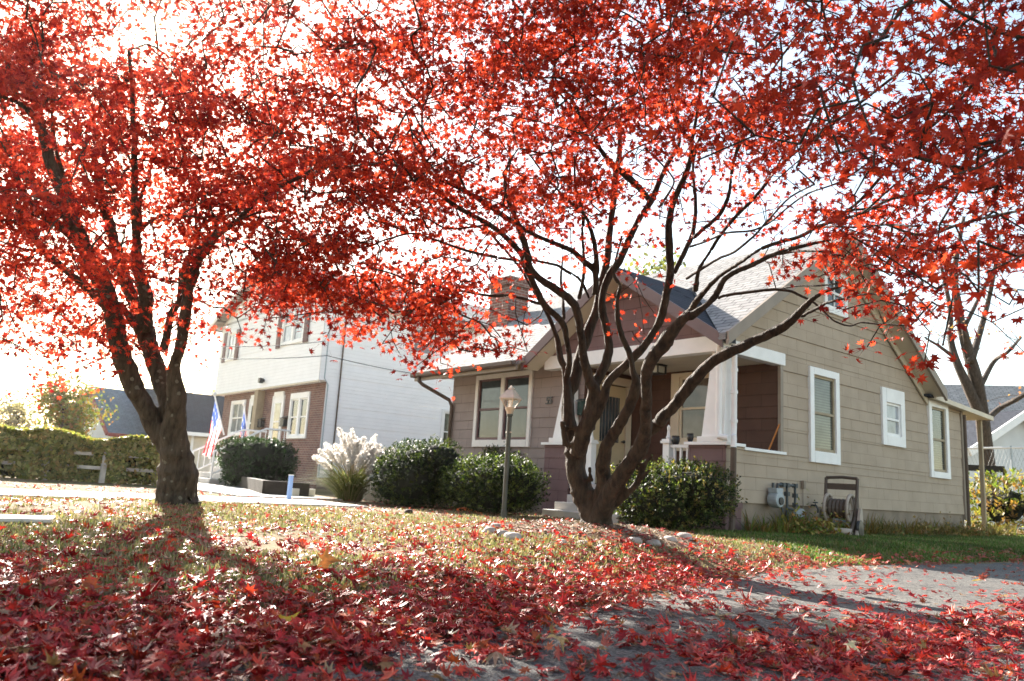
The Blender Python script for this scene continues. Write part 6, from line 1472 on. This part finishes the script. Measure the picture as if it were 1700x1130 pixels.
mr_ = np.hypot(x-TR[0]+.1, y-TR[1]-.05); z = z+np.where(mr_ < 1.0, .034*(1-mr_**3), 0)
n = len(x); Nn = rng.normal(0, 1, (n, 3))*rng.choice([.16, .34, .75], n, p=[.55, .33, .12])[:, None]+[0, 0, 1.0]
col = LC[rng.choice(len(LC), n, p=LW)]*rng.uniform(.75, 1.25, (n, 1))
far_ = np.hypot(x, y) > 8; col[far_] = col[far_]*.6+np.array([.40, .14, .09])*.4  # far leaves mixed paler: the sunlit band is painted into their colour
V, F, C = leaves(np.stack([x, y, z], 1), Nn, np.clip(.036*np.exp(rng.normal(0, .27, n)), .018, .062), col, rng, LT_TREE, curl=.42, fold=.38)
V[:, 2] = np.maximum(V[:, 2], .006)
o = np_mesh('fallen_leaves', V, F, MT['fallen'], None, C); tag(o, 'carpet of fallen red maple leaves over the lawn and the asphalt edge', 'fallen leaves', kind='stuff')
print('CARPET', n)
# single leaves lying on the bare asphalt in the foreground
protos = []
for k in range(6):
    V, F, C = leaves(np.zeros((1, 3)), np.array([[rng.normal(0, .12), rng.normal(0, .12), 1.0]]), np.array([.045]), LC[[k % 5]], rng, LT_TREE, .3, .3)
    V[:, 2] -= V[:, 2].min()-.001
    o = np_mesh('fallen_leaf', V, F, MT['fallen'], None, C); protos.append(o)
cnt = 0; tries = 0
spots = []
while cnt < 110 and tries < 5000:
    tries += 1; px, py = rng.uniform(120, 1690), rng.uniform(955, 1122); p = ghit(px, py)
    if edge_x(p[1])-p[0] > -.12 or p[2] > .01 or any(np.hypot(*(p-s)[:2]) < .10 for s in spots): continue
    o = protos[cnt] if cnt < 6 else protos[cnt % 6].copy()
    if cnt >= 6: COL.objects.link(o)
    o.location = (p[0], p[1], .006); s = rng.uniform(.8, 1.2); o.scale = (s, s, s); o.rotation_euler = (0, 0, rng.uniform(0, 6.28))
    tag(o, 'single red maple leaf lying on the grey asphalt in the foreground', 'leaf', 'single fallen leaves on the asphalt'); spots.append(p); cnt += 1
def special(px, py, size, col, label, tilt=(0, 0, 1), curl=.4, lift=.02):
    curl = min(curl, .35)
    p = ghit(px, py); V, F, C = leaves((p+[0, 0, lift])[None], np.array([tilt], float), np.array([size]), np.array([col]), rng, LT_FINE, curl, .3)
    V[:, 2] += max(0, p[2]+.004-V[:, 2].min())
    o = np_mesh('fallen_leaf', V, F, MT['fallen'], None, C); tag(o, label, 'leaf')
special(470, 1060, .075, (.62, .36, .03), 'large bright yellow maple leaf propped up on red leaves', (.6, -.45, .7), .3, .05)
special(533, 955, .10, (.42, .13, .03), 'big orange brown leaf standing in the shaded grass', (.7, -.5, .4), .3, .06)
special(925, 1080, .075, (.55, .33, .14), 'tan curled leaf on the asphalt at the bottom centre', (.1, .2, 1), 1.2, .02)
special(1190, 1028, .085, (.42, .29, .15), 'broad dull tan leaf on the asphalt edge right of centre', (.2, .1, 1), .8, .02)
special(1195, 1033, .05, (.38, .25, .13), 'smaller tan leaf touching the broad dull tan leaf', (.2, .3, 1), .8, .02)
special(1378, 1060, .085, (.36, .27, .16), 'khaki curled leaf among the red leaves at the lower right', (.2, .1, 1), 1.0, .02)
special(1410, 1088, .06, (.75, .55, .38), 'leaf with a painted pale glint on the red drift at the lower right', (.5, -.4, .6), .8, .04)  # glint on this leaf painted in as a pale colour
special(1685, 1002, .07, (.7, .58, .45), 'pale cream leaf on the sunlit asphalt at the right edge', (.2, .1, 1), .8, .02)
special(1627, 967, .06, (.55, .32, .05), 'small golden leaf on the sunlit upper driveway', (.2, .1, 1), .5, .02)
special(285, 985, .05, (.40, .33, .26), 'greyish curled leaf in the middle of the red drift at left', (.3, -.3, .8), .9, .03)

# ------------------------------------------------------------------ air: thin bright autumn haze
HAZE_D, HAZE_G = 0.0002, 0.8
hz_ = G(); hz_.box(-1300, 1300, -1300, 1300, -1.2, 14.0)
mh = bpy.data.materials.new('haze'); mh.use_nodes = True; hn_ = mh.node_tree.nodes; hn_.clear()
ho_ = hn_.new('ShaderNodeOutputMaterial'); pv = hn_.new('ShaderNodeVolumePrincipled')
pv.inputs['Color'].default_value = (1, .98, .96, 1); pv.inputs['Density'].default_value = HAZE_D; pv.inputs['Anisotropy'].default_value = HAZE_G
mh.node_tree.links.new(pv.outputs[0], ho_.inputs['Volume'])
hzo = hz_.build('haze', mh); tag(hzo, kind='stuff')
SC.cycles.volume_bounces = 0
